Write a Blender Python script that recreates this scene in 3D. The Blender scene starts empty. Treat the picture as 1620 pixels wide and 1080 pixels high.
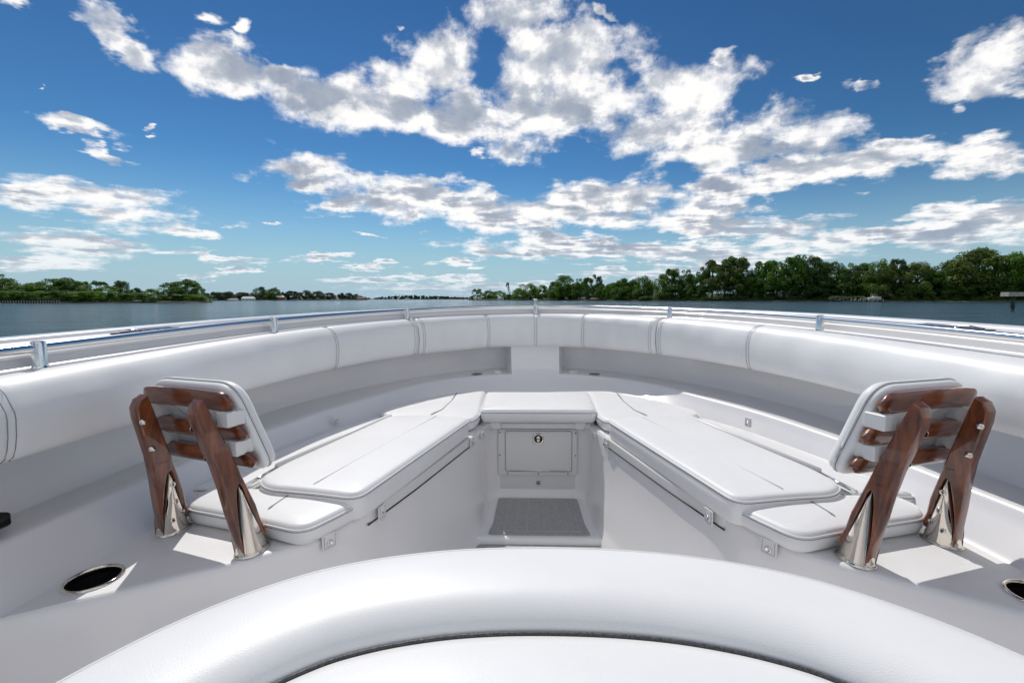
import bpy, math, random
from mathutils import Vector, Matrix, noise
R_ = math.radians
C = bpy.context.scene.collection
SC = bpy.context.scene

# ---------------------------------------------------------------- camera, sky, sun
WZ = 1.5                       # eye height above the water
PITCH, YAW, ROLL, XC = R_(5.3), R_(2.22), R_(0.32), -0.042
cam_d = bpy.data.cameras.new('camera'); cam = bpy.data.objects.new('camera', cam_d); C.objects.link(cam)
cam_d.sensor_width = 36; cam_d.lens = 16.0; cam_d.clip_start = 0.02; cam_d.clip_end = 20000
cam.location = (XC, 0, WZ); cam.rotation_euler = (R_(90)-PITCH, 0, YAW)
SC.camera = cam
SUNV = Vector((-0.31, 0.74, 1.0)).normalized()
SUN_EL = math.asin(SUNV.z); SUN_AZ = math.atan2(SUNV.x, SUNV.y)      # azimuth from +Y towards +X
sd = bpy.data.lights.new('sun', 'SUN'); sd.energy = 2.0; sd.angle = R_(0.53); sd.color = (1, 0.965, 0.91)
so = bpy.data.objects.new('sun', sd); C.objects.link(so)
so.rotation_euler = SUNV.to_track_quat('Z', 'Y').to_euler(); so.location = (0, 0, 60)
SC.view_settings.view_transform = 'Standard'; SC.view_settings.look = 'None'
SC.view_settings.exposure = 0.53; SC.view_settings.gamma = 1.0
SC.cycles.max_bounces = 8; SC.cycles.glossy_bounces = 5; SC.cycles.sample_clamp_indirect = 6
SC.cycles.caustics_reflective = False; SC.cycles.caustics_refractive = False
SC.cycles.use_denoising = True

def gray(u, v):
    """level viewing ray of a photo position, scaled to unit forward distance"""
    x = (u-810)/720; z = -(v-540)/720; y = 1.0
    c, s = math.cos(-PITCH), math.sin(-PITCH); y, z = c*y-s*z, s*y+c*z
    c, s = math.cos(YAW), math.sin(YAW); x, y = c*x-s*y, s*x+c*y
    return x/y, z/y

def build_world():
    w = bpy.data.worlds.new("World"); SC.world = w; w.use_nodes = True
    nt = w.node_tree; nt.nodes.clear(); N = nt.nodes; L = nt.links
    def nd(t, **k):
        n = N.new(t)
        for a, b in k.items(): setattr(n, a, b)
        return n
    def put(sock, v):
        if hasattr(v, 'is_linked') or hasattr(v, 'links'): L.new(v, sock)
        else: sock.default_value = v
    def M(op, a, b=0.0, c=0.0, clamp=False):
        n = nd('ShaderNodeMath', operation=op, use_clamp=clamp)
        put(n.inputs[0], a); put(n.inputs[1], b); put(n.inputs[2], c); return n.outputs[0]
    def ss(x, a, b):
        n = nd('ShaderNodeMapRange', interpolation_type='SMOOTHSTEP'); put(n.inputs[0], x)
        n.inputs[1].default_value = a; n.inputs[2].default_value = b; return n.outputs[0]
    def mix(f, a, b):
        n = nd('ShaderNodeMix', data_type='RGBA'); put(n.inputs[0], f); put(n.inputs[6], a); put(n.inputs[7], b); return n.outputs[2]
    def comb(x, y, z):
        n = nd('ShaderNodeCombineXYZ'); put(n.inputs[0], x); put(n.inputs[1], y); put(n.inputs[2], z); return n.outputs[0]
    def fbm(v, sc, det, rough, dist=0.0):
        n = nd('ShaderNodeTexNoise'); n.noise_dimensions = '3D'; put(n.inputs['Vector'], v)
        n.inputs['Scale'].default_value = sc; n.inputs['Detail'].default_value = det
        n.inputs['Roughness'].default_value = rough; n.inputs['Distortion'].default_value = dist; return n.outputs[0]
    sky = nd('ShaderNodeTexSky', sky_type='NISHITA'); sky.sun_disc = False
    sky.sun_elevation = SUN_EL; sky.sun_rotation = SUN_AZ
    sky.air_density = 1.0; sky.dust_density = 0.0; sky.ozone_density = 2.0; sky.altitude = 0
    tc = nd('ShaderNodeTexCoord'); sp = nd('ShaderNodeSeparateXYZ'); L.new(tc.outputs['Generated'], sp.inputs[0])
    dx, dy, dz = sp.outputs
    yy = M('MAXIMUM', dy, 0.05)
    X = M('DIVIDE', dx, yy); Z = M('DIVIDE', dz, yy)
    # cloud layer position: flattens towards the horizon
    den = M('ADD', M('MAXIMUM', dz, 0.0), 0.11)
    PX = M('DIVIDE', dx, den); PY = M('DIVIDE', dy, den); Pv = comb(PX, PY, 0.0)
    Pw = comb(M('MULTIPLY', PX, 0.8), M('MULTIPLY', PY, 0.8), 3.1)
    wn = nd('ShaderNodeTexNoise'); L.new(Pv, wn.inputs['Vector']); wn.inputs['Scale'].default_value = 2.6; wn.inputs['Detail'].default_value = 5; wn.inputs['Roughness'].default_value = 0.6
    ws = nd('ShaderNodeSeparateXYZ'); L.new(wn.outputs['Color'], ws.inputs[0])
    G = comb(M('ADD', X, M('MULTIPLY', M('SUBTRACT', ws.outputs[0], 0.5), 0.26)), M('ADD', Z, M('MULTIPLY', M('MULTIPLY', M('SUBTRACT', ws.outputs[1], 0.5), 0.36), M('ADD', Z, 0.12))), 0.0)
    # groups of cumulus: (u, v, half width, half height, tilt)
    BL = [(60,3,60,16,0),(182,64,82,30,34),(335,104,88,46,12),(322,22,36,18,10),(382,42,18,18,0),(450,120,50,22,12),
          (130,200,84,15,12),(168,241,58,15,22),(245,215,15,9,10),(150,322,195,38,8),(60,302,90,18,4),(110,385,160,30,4),
          (60,415,120,15,3),(310,372,54,14,4),(335,406,120,8,4),(61,124,14,5,0),(430,355,22,5,0),(585,375,34,5,5),(670,370,12,5,0),
          (510,410,66,9,-3),(600,418,52,8,0),(380,428,50,7,0),(565,441,80,5,0),(310,438,44,5,0),(722,417,40,7,0),(695,438,75,6,0),
          (585,160,165,66,0),(690,95,85,66,-25),(720,180,60,55,0),(815,28,82,54,0),(900,140,130,90,0),(1040,170,150,96,10),(1130,222,115,46,8),
          (862,195,110,58,0),(1150,88,36,30,40),(1300,203,98,52,4),(540,292,150,40,12),(740,326,190,44,6),(990,325,205,38,0),
          (1230,285,175,30,-6),(1150,355,235,21,2),(755,238,30,20,0),(870,392,205,20,2),(1550,115,112,42,-18),(1515,172,32,26,0),
          (1390,135,50,11,10),(1290,105,26,10,0),(1430,235,70,19,-8),(1345,262,100,26,-8),(1565,252,84,30,-10),
          (1400,372,235,23,-2),(1570,345,130,28,-5),(1190,398,170,18,0),(1050,402,80,15,0),(760,455,210,11,0),(1010,432,120,9,0),(1150,418,120,12,0),(640,30,14,8,0),(948,38,26,14,10)]
    cur = None
    for (u, v, rx, ry, t) in BL:
        gx, gz = gray(u, v)
        mp = nd('ShaderNodeMapping', vector_type='TEXTURE')
        L.new(G, mp.inputs['Vector']); mp.inputs['Location'].default_value = (gx, gz, 0)
        mp.inputs['Rotation'].default_value = (0, 0, R_(-t)); mp.inputs['Scale'].default_value = (rx/720*1.0, ry/720*1.0, 1)
        ln = nd('ShaderNodeVectorMath', operation='LENGTH'); L.new(mp.outputs[0], ln.inputs[0])
        lv = ln.outputs['Value']
        if rx < 40: lv = M('ADD', lv, 0.30)
        if cur is None: cur = lv
        else:
            m = nd('ShaderNodeMath', operation='SMOOTH_MIN'); L.new(cur, m.inputs[0]); L.new(lv, m.inputs[1]); m.inputs[2].default_value = 0.14
            cur = m.outputs[0]
    core = M('SUBTRACT', 1.0, cur); core = M('MAXIMUM', core, -1.5)
    back = M('MULTIPLY', M('SUBTRACT', fbm(Pv, 0.55, 2, 0.5), 0.42), 3.2)  # unseen clouds behind the camera, thickened to add fill light
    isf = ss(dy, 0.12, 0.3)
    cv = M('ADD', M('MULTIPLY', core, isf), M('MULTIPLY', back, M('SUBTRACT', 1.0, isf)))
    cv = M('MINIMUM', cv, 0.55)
    n1 = fbm(Pv, 1.9, 9, 0.55, 0.25); n2 = fbm(tc.outputs['Generated'], 13.0, 7, 0.60, 0.15)
    dens = M('ADD', cv, M('ADD', M('MULTIPLY', M('SUBTRACT', n1, 0.5), 2.0), M('MULTIPLY', M('SUBTRACT', n2, 0.5), 1.7)))
    alpha = M('POWER', ss(dens, -0.02, 0.52), 1.1)
    # the same noise a little nearer the sun: self shading of the puffs
    off = nd('ShaderNodeVectorMath', operation='ADD'); L.new(Pv, off.inputs[0]); off.inputs[1].default_value = (-0.035, 0.085, 0)
    n1s = fbm(off.outputs[0], 1.9, 9, 0.55, 0.25)
    off2 = nd('ShaderNodeVectorMath', operation='ADD'); L.new(tc.outputs['Generated'], off2.inputs[0]); off2.inputs[1].default_value = tuple(SUNV*0.022+Vector((0,0,0.012)))
    n2s = fbm(off2.outputs[0], 13.0, 5, 0.55, 0.15)
    lit = M('ADD', M('SUBTRACT', n1, n1s), M('MULTIPLY', M('SUBTRACT', n2, n2s), 0.55))
    big = fbm(Pv, 1.3, 3, 0.5)
    thick = ss(M('ADD', M('ADD', dens, M('MULTIPLY', M('SUBTRACT', big, 0.5), 1.6)), M('MULTIPLY', lit, -4.0)), 0.34, 1.0)
    t1 = M('MULTIPLY', ss(M('ADD', dens, M('MULTIPLY', lit, -6.5)), 0.16, 0.72), 0.80)
    cc = mix(t1, (9.3, 9.2, 9.15, 1), (5.3, 5.6, 6.2, 1))
    cc = mix(M('MULTIPLY', thick, M('ADD', 0.15, M('MULTIPLY', n2, 1.35)), clamp=True), cc, (2.9, 3.4, 4.3, 1))
    # air between: far cloud takes the colour of the low sky
    far = ss(dz, 0.16, 0.0)
    cc = mix(M('MULTIPLY', far, 0.45), cc, (4.6, 6.2, 7.3, 1))
    amax = M('MULTIPLY', alpha, M('SUBTRACT', 1.0, M('MULTIPLY', ss(dz, 0.05, -0.01), 0.6)))
    hs = nd('ShaderNodeHueSaturation'); L.new(sky.outputs[0], hs.inputs['Color']); hs.inputs['Saturation'].default_value = 1.05; hs.inputs['Value'].default_value = 0.13
    gm = nd('ShaderNodeGamma'); L.new(hs.outputs[0], gm.inputs[0]); gm.inputs[1].default_value = 1.45
    vm = nd('ShaderNodeVectorMath', operation='MULTIPLY'); L.new(gm.outputs[0], vm.inputs[0]); vm.inputs[1].default_value = (3.55, 5.1, 5.25)
    skyc = mix(M('POWER', ss(dz, 0.30, -0.02), 1.6), vm.outputs[0], (3.5, 4.9, 6.0, 1))
    col = mix(amax, skyc, cc)
    bg = nd('ShaderNodeBackground'); L.new(col, bg.inputs[0]); bg.inputs[1].default_value = 0.075
    out = nd('ShaderNodeOutputWorld'); L.new(bg.outputs[0], out.inputs[0])
    w.cycles.sampling_method = 'MANUAL'; w.cycles.sample_map_resolution = 1024
build_world()

# ---------------------------------------------------------------- materials
def base_mat(name):
    m = bpy.data.materials.new(name); m.use_nodes = True
    return m, m.node_tree, m.node_tree.nodes['Principled BSDF']
def noise_bump(nt, b, scale, dist, strength=1.0, detail=3, coord='Object', rough=0.5, kind='noise', nrm=None):
    tc = nt.nodes.new('ShaderNodeTexCoord')
    if kind == 'noise':
        n = nt.nodes.new('ShaderNodeTexNoise'); n.inputs['Detail'].default_value = detail; n.inputs['Roughness'].default_value = rough
    else:
        n = nt.nodes.new('ShaderNodeTexVoronoi'); n.feature = 'F1'
    n.inputs['Scale'].default_value = scale; nt.links.new(tc.outputs[coord], n.inputs['Vector'])
    bp = nt.nodes.new('ShaderNodeBump'); bp.inputs['Strength'].default_value = strength; bp.inputs['Distance'].default_value = dist
    nt.links.new(n.outputs[0], bp.inputs['Height'])
    if nrm: nt.links.new(nrm, bp.inputs['Normal'])
    nt.links.new(bp.outputs[0], b.inputs['Normal']); return bp.outputs[0]
def vary(nt, b, c1, c2, scale, detail=3, lo=0.35, hi=0.65, coord='Object', stretch=None):
    tc = nt.nodes.new('ShaderNodeTexCoord'); n = nt.nodes.new('ShaderNodeTexNoise')
    n.inputs['Scale'].default_value = scale; n.inputs['Detail'].default_value = detail
    src = tc.outputs[coord]
    if stretch:
        mp = nt.nodes.new('ShaderNodeMapping'); mp.inputs['Scale'].default_value = stretch; nt.links.new(src, mp.inputs[0]); src = mp.outputs[0]
    nt.links.new(src, n.inputs['Vector'])
    r = nt.nodes.new('ShaderNodeValToRGB'); r.color_ramp.elements[0].position = lo; r.color_ramp.elements[1].position = hi
    r.color_ramp.elements[0].color = (*c1, 1); r.color_ramp.elements[1].color = (*c2, 1)
    nt.links.new(n.outputs[0], r.inputs[0]); nt.links.new(r.outputs[0], b.inputs['Base Color']); return r
def plain(name, col, rough=0.5, metal=0.0, coat=0.0, coat_r=0.05):
    m, nt, b = base_mat(name)
    b.inputs['Base Color'].default_value = (*col, 1); b.inputs['Roughness'].default_value = rough; b.inputs['Metallic'].default_value = metal
    b.inputs['Coat Weight'].default_value = coat; b.inputs['Coat Roughness'].default_value = coat_r
    return m
def m_gelcoat():
    m, nt, b = base_mat('white_gelcoat'); vary(nt, b, (0.805,0.790,0.788), (0.84,0.825,0.823), 1.6)
    b.inputs['Roughness'].default_value = 0.32; b.inputs['Coat Weight'].default_value = 0.7; b.inputs['Coat Roughness'].default_value = 0.06
    noise_bump(nt, b, 7, 0.0012, 0.5, 2); return m
def m_nonskid():
    m, nt, b = base_mat('nonskid_gelcoat'); vary(nt, b, (0.80,0.786,0.784), (0.84,0.825,0.823), 9)
    b.inputs['Roughness'].default_value = 0.5; b.inputs['Coat Weight'].default_value = 0.25; b.inputs['Coat Roughness'].default_value = 0.25
    noise_bump(nt, b, 260, 0.0012, 0.6, 2); return m
def m_vinyl(name='white_vinyl', c=((0.81,0.805,0.80),(0.84,0.835,0.83)), grain=520, depth=0.0003):
    m, nt, b = base_mat(name); vary(nt, b, c[0], c[1], 6)
    b.inputs['Roughness'].default_value = 0.42; b.inputs['Specular IOR Level'].default_value = 0.45
    b.inputs['Sheen Weight'].default_value = 0.05
    n0 = noise_bump(nt, b, 3.2, 0.010, 0.30, 1); n1 = noise_bump(nt, b, 10, 0.003, 0.35, 2, nrm=n0)
    noise_bump(nt, b, grain, depth, 0.55, 2, kind='voronoi', nrm=n1); return m
def m_wood(name='varnished_mahogany', sc=(26, 26, 3.2)):
    m, nt, b = base_mat(name); L = nt.links
    tc = nt.nodes.new('ShaderNodeTexCoord'); mp = nt.nodes.new('ShaderNodeMapping'); mp.inputs['Scale'].default_value = sc
    L.new(tc.outputs['Generated' if False else 'Object'], mp.inputs[0])
    n = nt.nodes.new('ShaderNodeTexNoise'); n.inputs['Scale'].default_value = 2.3; n.inputs['Detail'].default_value = 6; n.inputs['Distortion'].default_value = 0.7
    L.new(mp.outputs[0], n.inputs['Vector'])
    r = nt.nodes.new('ShaderNodeValToRGB'); e = r.color_ramp.elements
    e[0].position = 0.32; e[0].color = (0.060,0.014,0.004,1); e[1].position = 0.74; e[1].color = (0.29,0.078,0.018,1)
    k = r.color_ramp.elements.new(0.5); k.color = (0.155,0.038,0.009,1)
    L.new(n.outputs[0], r.inputs[0]); L.new(r.outputs[0], b.inputs['Base Color'])
    b.inputs['Roughness'].default_value = 0.35; b.inputs['Coat Weight'].default_value = 1.0; b.inputs['Coat Roughness'].default_value = 0.03; b.inputs['Coat IOR'].default_value = 1.48
    bp = nt.nodes.new('ShaderNodeBump'); bp.inputs['Strength'].default_value = 0.25; bp.inputs['Distance'].default_value = 0.0006
    L.new(n.outputs[0], bp.inputs['Height']); L.new(bp.outputs[0], b.inputs['Normal']); return m
def m_steel(name='polished_steel', col=(0.82,0.81,0.79), rough=0.16):
    m, nt, b = base_mat(name); b.inputs['Base Color'].default_value = (*col, 1); b.inputs['Metallic'].default_value = 1.0; b.inputs['Roughness'].default_value = rough
    noise_bump(nt, b, 12, 0.0002, 0.3, 1); return m
def m_mat():
    m, nt, b = base_mat('grey_foam_decking'); vary(nt, b, (0.33,0.33,0.328), (0.40,0.40,0.395), 60, 4)
    b.inputs['Roughness'].default_value = 0.8; noise_bump(nt, b, 500, 0.0008, 0.6, 2); return m
def m_leaf(name, dark, light, trans=0.5):
    m, nt, b = base_mat(name); L = nt.links
    tc = nt.nodes.new('ShaderNodeTexCoord'); n = nt.nodes.new('ShaderNodeTexNoise'); n.inputs['Scale'].default_value = 9.0; n.inputs['Detail'].default_value = 4
    L.new(tc.outputs['Object'], n.inputs['Vector'])
    oi = nt.nodes.new('ShaderNodeObjectInfo'); ad = nt.nodes.new('ShaderNodeMath'); ad.operation = 'MULTIPLY_ADD'
    L.new(oi.outputs['Random'], ad.inputs[0]); ad.inputs[1].default_value = 0.22; L.new(n.outputs[0], ad.inputs[2])
    r = nt.nodes.new('ShaderNodeValToRGB'); r.color_ramp.elements[0].position = 0.42; r.color_ramp.elements[1].position = 0.78
    r.color_ramp.elements[0].color = (*dark, 1); r.color_ramp.elements[1].color = (*light, 1)
    L.new(ad.outputs[0], r.inputs[0])
    b.inputs['Roughness'].default_value = 0.55
    L.new(r.outputs[0], b.inputs['Base Color'])
    t = nt.nodes.new('ShaderNodeBsdfTranslucent'); L.new(r.outputs[0], t.inputs[0])
    mx = nt.nodes.new('ShaderNodeMixShader'); mx.inputs[0].default_value = trans
    L.new(b.outputs[0], mx.inputs[1]); L.new(t.outputs[0], mx.inputs[2]); L.new(mx.outputs[0], nt.nodes['Material Output'].inputs[0]); return m
def m_water():
    m, nt, b = base_mat('river_water'); L = nt.links
    b.inputs['Base Color'].default_value = (0.016,0.062,0.085,1); b.inputs['Roughness'].default_value = 0.11; b.inputs['IOR'].default_value = 1.33
    vary(nt, b, (0.016,0.070,0.105), (0.050,0.140,0.180), 0.22, 6, 0.35, 0.65, stretch=(0.35, 1.3, 1))
    tc = nt.nodes.new('ShaderNodeTexCoord')
    prev = None
    for sc, stx, dist, st in ((0.16,(1,1.5,1),1.3,1.0),(0.9,(1,1.8,1),0.60,1.0),(4.2,(1,1.5,1),0.11,1.0)):
        mp = nt.nodes.new('ShaderNodeMapping'); mp.inputs['Scale'].default_value = stx; mp.inputs['Rotation'].default_value = (0,0,R_(14))
        L.new(tc.outputs['Object'], mp.inputs[0])
        n = nt.nodes.new('ShaderNodeTexNoise'); n.inputs['Scale'].default_value = sc; n.inputs['Detail'].default_value = 4; n.inputs['Roughness'].default_value = 0.6
        L.new(mp.outputs[0], n.inputs['Vector'])
        bp = nt.nodes.new('ShaderNodeBump'); bp.inputs['Distance'].default_value = dist; bp.inputs['Strength'].default_value = st
        L.new(n.outputs[0], bp.inputs['Height'])
        if prev: L.new(prev, bp.inputs['Normal'])
        prev = bp.outputs[0]
    L.new(prev, b.inputs['Normal']); return m
MT = dict(gel=m_gelcoat(), skid=m_nonskid(), vinyl=m_vinyl(), vinylbig=m_vinyl('grained_vinyl', grain=620, depth=0.00022), wood=m_wood(), woodx=m_wood('varnished_mahogany_slats', (3.2, 14, 26)), steel=m_steel(),
          brass=m_steel('warm_steel', (0.78,0.72,0.64), 0.07), mat=m_mat(), line=plain('deck_seam_grey', (0.50,0.50,0.495), 0.6), stitch=plain('grey_thread', (0.24,0.24,0.245), 0.8),
          black=plain('black_plastic', (0.012,0.012,0.013), 0.3), pipe=plain('white_piping', (0.76,0.755,0.745), 0.4), dpipe=None,
          plast=plain('white_plastic', (0.74,0.735,0.72), 0.35), dmat=plain('dark_matte', (0.03,0.03,0.032), 0.6), water=m_water())
def m_dpipe():
    m, nt, b = base_mat('dark_grey_piping'); vary(nt, b, (0.035,0.036,0.04), (0.09,0.09,0.095), 380, 2)
    b.inputs['Roughness'].default_value = 0.45; noise_bump(nt, b, 450, 0.001, 0.8, 1); return m
MT['dpipe'] = m_dpipe()

# ---------------------------------------------------------------- object helpers
TOPS = []      # things of the boat: levelled to the boat's heel at the end
def tag(o, label=None, cat=None, group=None, kind=None):
    if label: o['label'] = label
    if cat: o['category'] = cat
    if group: o['group'] = group
    if kind: o['kind'] = kind
    return o
def empty(name, loc=(0,0,0), rz=0.0, boat=True):
    o = bpy.data.objects.new(name, None); C.objects.link(o); o.location = loc; o.rotation_euler = (0,0,rz); o.empty_display_size = 0.1
    if boat: TOPS.append(o)
    return o
def mk(name, verts, faces, mat, parent=None, smooth=True, local=False):
    """verts in world (boat) coordinates, stored relative to the parent thing's origin unless local"""
    me = bpy.data.meshes.new(name)
    if parent is not None and not local:
        off = root_off(parent); verts = [(off @ Vector(v)) for v in verts]
    me.from_pydata([tuple(v) for v in verts], [], faces)
    mats = mat if isinstance(mat, (list, tuple)) else [mat]
    for q in mats: me.materials.append(q)
    me.validate(); me.update()
    if smooth: me.polygons.foreach_set('use_smooth', [True]*len(me.polygons))
    o = bpy.data.objects.new(name, me); C.objects.link(o)
    if parent is not None: o.parent = parent
    return o
def root_off(p):
    m = Matrix.Identity(4)
    while p is not None:
        m = m @ Matrix.Identity(4); q = p; p = p.parent
        m = (Matrix.Translation(q.location) @ q.rotation_euler.to_matrix().to_4x4()).inverted() if p is None else m
    return m
class MB:
    def __init__(s): s.v = []; s.f = []; s.mi = []
    def add(s, v, f, mi=0):
        n = len(s.v); s.v += [Vector(a) for a in v]; s.f += [tuple(i+n for i in q) for q in f]; s.mi += [mi]*len(f)
    def box(s, c, d, m=None, mi=0, bev=0.0):
        hx, hy, hz = d[0]/2, d[1]/2, d[2]/2
        if bev > 0:
            pts = []
            for sx in (-1,1):
                for sy in (-1,1):
                    for sz in (-1,1):
                        pts += [(sx*hx, sy*(hy-bev), sz*(hz-bev)), (sx*(hx-bev), sy*hy, sz*(hz-bev)), (sx*(hx-bev), sy*(hy-bev), sz*hz)]
            def I(sx,sy,sz,k): return ((sx>0)*4+(sy>0)*2+(sz>0))*3+k
            f = []
            for a in (-1,1):
                f.append([I(a,-1,-1,0),I(a,1,-1,0),I(a,1,1,0),I(a,-1,1,0)]); f.append([I(-1,a,-1,1),I(1,a,-1,1),I(1,a,1,1),I(-1,a,1,1)]); f.append([I(-1,-1,a,2),I(1,-1,a,2),I(1,1,a,2),I(-1,1,a,2)])
                for b in (-1,1):
                    f.append([I(a,b,-1,0),I(a,b,1,0),I(a,b,1,1),I(a,b,-1,1)]); f.append([I(a,-1,b,0),I(a,1,b,0),I(a,1,b,2),I(a,-1,b,2)]); f.append([I(-1,a,b,1),I(1,a,b,1),I(1,a,b,2),I(-1,a,b,2)])
                    for e in (-1,1): f.append([I(a,b,e,0),I(a,b,e,1),I(a,b,e,2)])
        else:
            pts = [(x,y,z) for x in (-hx,hx) for y in (-hy,hy) for z in (-hz,hz)]
            f = [(0,1,3,2),(4,6,7,5),(0,4,5,1),(2,3,7,6),(0,2,6,4),(1,5,7,3)]
        T = Matrix.Translation(Vector(c)) @ (m.to_4x4() if m else Matrix.Identity(4))
        s.add([T @ Vector(p) for p in pts], f, mi)
    def tube(s, pts, r, n=10, cap=True, mi=0, closed=False, squash=None):
        pts = [Vector(p) for p in pts]; k = len(pts); V = []; F = []
        up = Vector((0,0,1)); 
        for i, p in enumerate(pts):
            a = pts[i-1] if (i > 0 or closed) else p; b = pts[(i+1) % k] if (i < k-1 or closed) else p
            t = (b-a); t = t.normalized() if t.length > 1e-9 else Vector((0,1,0))
            u = up if abs(t.dot(up)) < 0.95 else Vector((1,0,0))
            e1 = t.cross(u).normalized(); e2 = e1.cross(t).normalized()
            rr = r[i] if isinstance(r, (list, tuple)) else r
            for j in range(n):
                an = 2*math.pi*j/n; V.append(p + e1*math.cos(an)*rr + e2*math.sin(an)*rr*(squash or 1))
        for i in range(k if closed else k-1):
            for j in range(n):
                a = i*n+j; b = i*n+(j+1)%n; c = ((i+1)%k)*n+(j+1)%n; d = ((i+1)%k)*n+j; F.append((a,b,c,d))
        if cap and not closed: F.append(tuple(range(n))[::-1]); F.append(tuple((k-1)*n+j for j in range(n)))
        s.add(V, F, mi)
    def lathe(s, c, prof, n=24, axis=None, mi=0, sx=1, sy=1, cap=False):
        """prof = [(radius, height)...]"""
        Mx = Matrix.Identity(3) if axis is None else Vector(axis).to_track_quat('Z','Y').to_matrix()
        V = []; F = []
        for (r, h) in prof:
            for j in range(n):
                a = 2*math.pi*j/n; V.append(Vector(c)+Mx @ Vector((r*math.cos(a)*sx, r*math.sin(a)*sy, h)))
        for i in range(len(prof)-1):
            for j in range(n): F.append((i*n+j, i*n+(j+1)%n, (i+1)*n+(j+1)%n, (i+1)*n+j))
        if cap: F.append(tuple((len(prof)-1)*n+j for j in range(n))); F.append(tuple(range(n))[::-1])
        s.add(V, F, mi)
    def grid(s, rows, mi=0, closed=False):
        n = len(rows[0]); V = [p for r in rows for p in r]; F = []
        for i in range(len(rows)-1):
            for j in range(n if closed else n-1): F.append((i*n+j, i*n+(j+1)%n, (i+1)*n+(j+1)%n, (i+1)*n+j))
        s.add(V, F, mi)
    def build(s, name, mat, parent=None, smooth=True, local=False, auto=None):
        o = mk(name, s.v, s.f, mat, parent, smooth, local)
        if any(s.mi): o.data.polygons.foreach_set('material_index', s.mi[:len(o.data.polygons)])
        if auto is not None: sharp(o, auto)
        return o
def sharp(o, deg=35):
    me = o.data; import bmesh
    b = bmesh.new(); b.from_mesh(me); bmesh.ops.recalc_face_normals(b, faces=b.faces)
    for e in b.edges: e.smooth = not (len(e.link_faces) == 2 and e.calc_face_angle(0) > R_(deg))
    b.to_mesh(me); b.free()

def catmull(P, t):
    n = len(P)-1; t = max(0.0, min(n-1e-6, t)); i = int(t); u = t-i
    g = lambda k: Vector(P[k]) if 0 <= k <= n else (Vector(P[0])*2-Vector(P[1]) if k < 0 else Vector(P[n])*2-Vector(P[n-1]))
    p0 = g(i-1); p1 = g(i); p2 = g(i+1); p3 = g(i+2)
    if i == 0: p0 = Vector((-P[1][0], P[1][1]))            # mirror at the centre line
    return 0.5*((2*p1)+(p2-p0)*u+(2*p0-5*p1+4*p2-p3)*u*u+(3*p1-p0-3*p2+p3)*u**3)

# plan curves of the bow, centre line to aft, right hand side: lip, bolster foot, bench corner
FL = [(0,3.30),(.17,3.295),(.333,3.25),(.50,3.16),(.644,3.036),(.78,2.84),(.896,2.578),(1.057,2.19),(1.163,1.76),(1.22,1.31),(1.245,1.0),(1.255,.5),(1.26,-.9)]
BL_ = [(0,3.46),(.18,3.44),(.36,3.37),(.53,3.23),(.68,3.08),(.84,2.86),(.97,2.62),(1.10,2.24),(1.175,1.83),(1.21,1.33),(1.222,1.0),(1.235,.5),(1.24,-.9)]
DL = [(0,3.03),(.17,3.03),(.33,3.00),(.49,2.92),(.62,2.82),(.745,2.67),(.855,2.47),(1.01,2.12),(1.105,1.74),(1.150,1.31),(1.170,1.0),(1.18,.5),(1.185,-.9)]
def cur(P, s):
    p = catmull(P, abs(s)); return Vector((p.x if s >= 0 else -p.x, p.y))
def nrm(s):
    a = cur(BL_, s-0.05); b = cur(BL_, s+0.05)
    if s >= 11.95: a, b = cur(BL_, 11.8), cur(BL_, 11.99)
    if s <= -11.95: a, b = cur(BL_, -11.99), cur(BL_, -11.8)
    t = (b-a).normalized(); return Vector((-t.y, t.x))
ztop = lambda y: -0.195+0.025*y                            # top of the bolster, rises to the bow
def at(s, o, z, P=BL_): p = cur(P, s)+nrm(s)*o; return Vector((p.x, p.y, z))
def s_of(u, v, P=BL_, o=0.0):
    """station on a plan curve met by the photo ray (boat frame)"""
    ax, az = bray(u, v); best = None
    for k in range(-1100, 1101):
        s = k/100; p = cur(P, s)+nrm(s)*o
        if p.y < 0.3: continue
        e = abs((p.x-XC)/p.y-ax)
        if best is None or e < best[0]: best = (e, s)
    return best[1]
def bray(u, v):
    x = (u-810)/720; z = -(v-540)/720; y = 1.0
    c, s = math.cos(-ROLL), math.sin(-ROLL); x, z = c*x-s*z, s*x+c*z
    c, s = math.cos(-PITCH), math.sin(-PITCH); y, z = c*y-s*z, s*y+c*z
    c, s = math.cos(YAW), math.sin(YAW); x, y = c*x-s*y, s*x+c*y
    return x/y, z/y
def onz(u, v, z): a, b = bray(u, v); d = z/b; return Vector((XC+a*d, d, z))
SL = [k/8 for k in range(-96, 97)]
SLP = sorted(set(SL+[-1.06,-0.98,0.98,1.06]))

# ---------------------------------------------------------------- the boat
boat = empty('motor_boat', (0, 2.0, -1.5))
tag(boat, 'white open bow of a motor boat with padded coaming, steel rail and U-shaped bench', 'boat')

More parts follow.
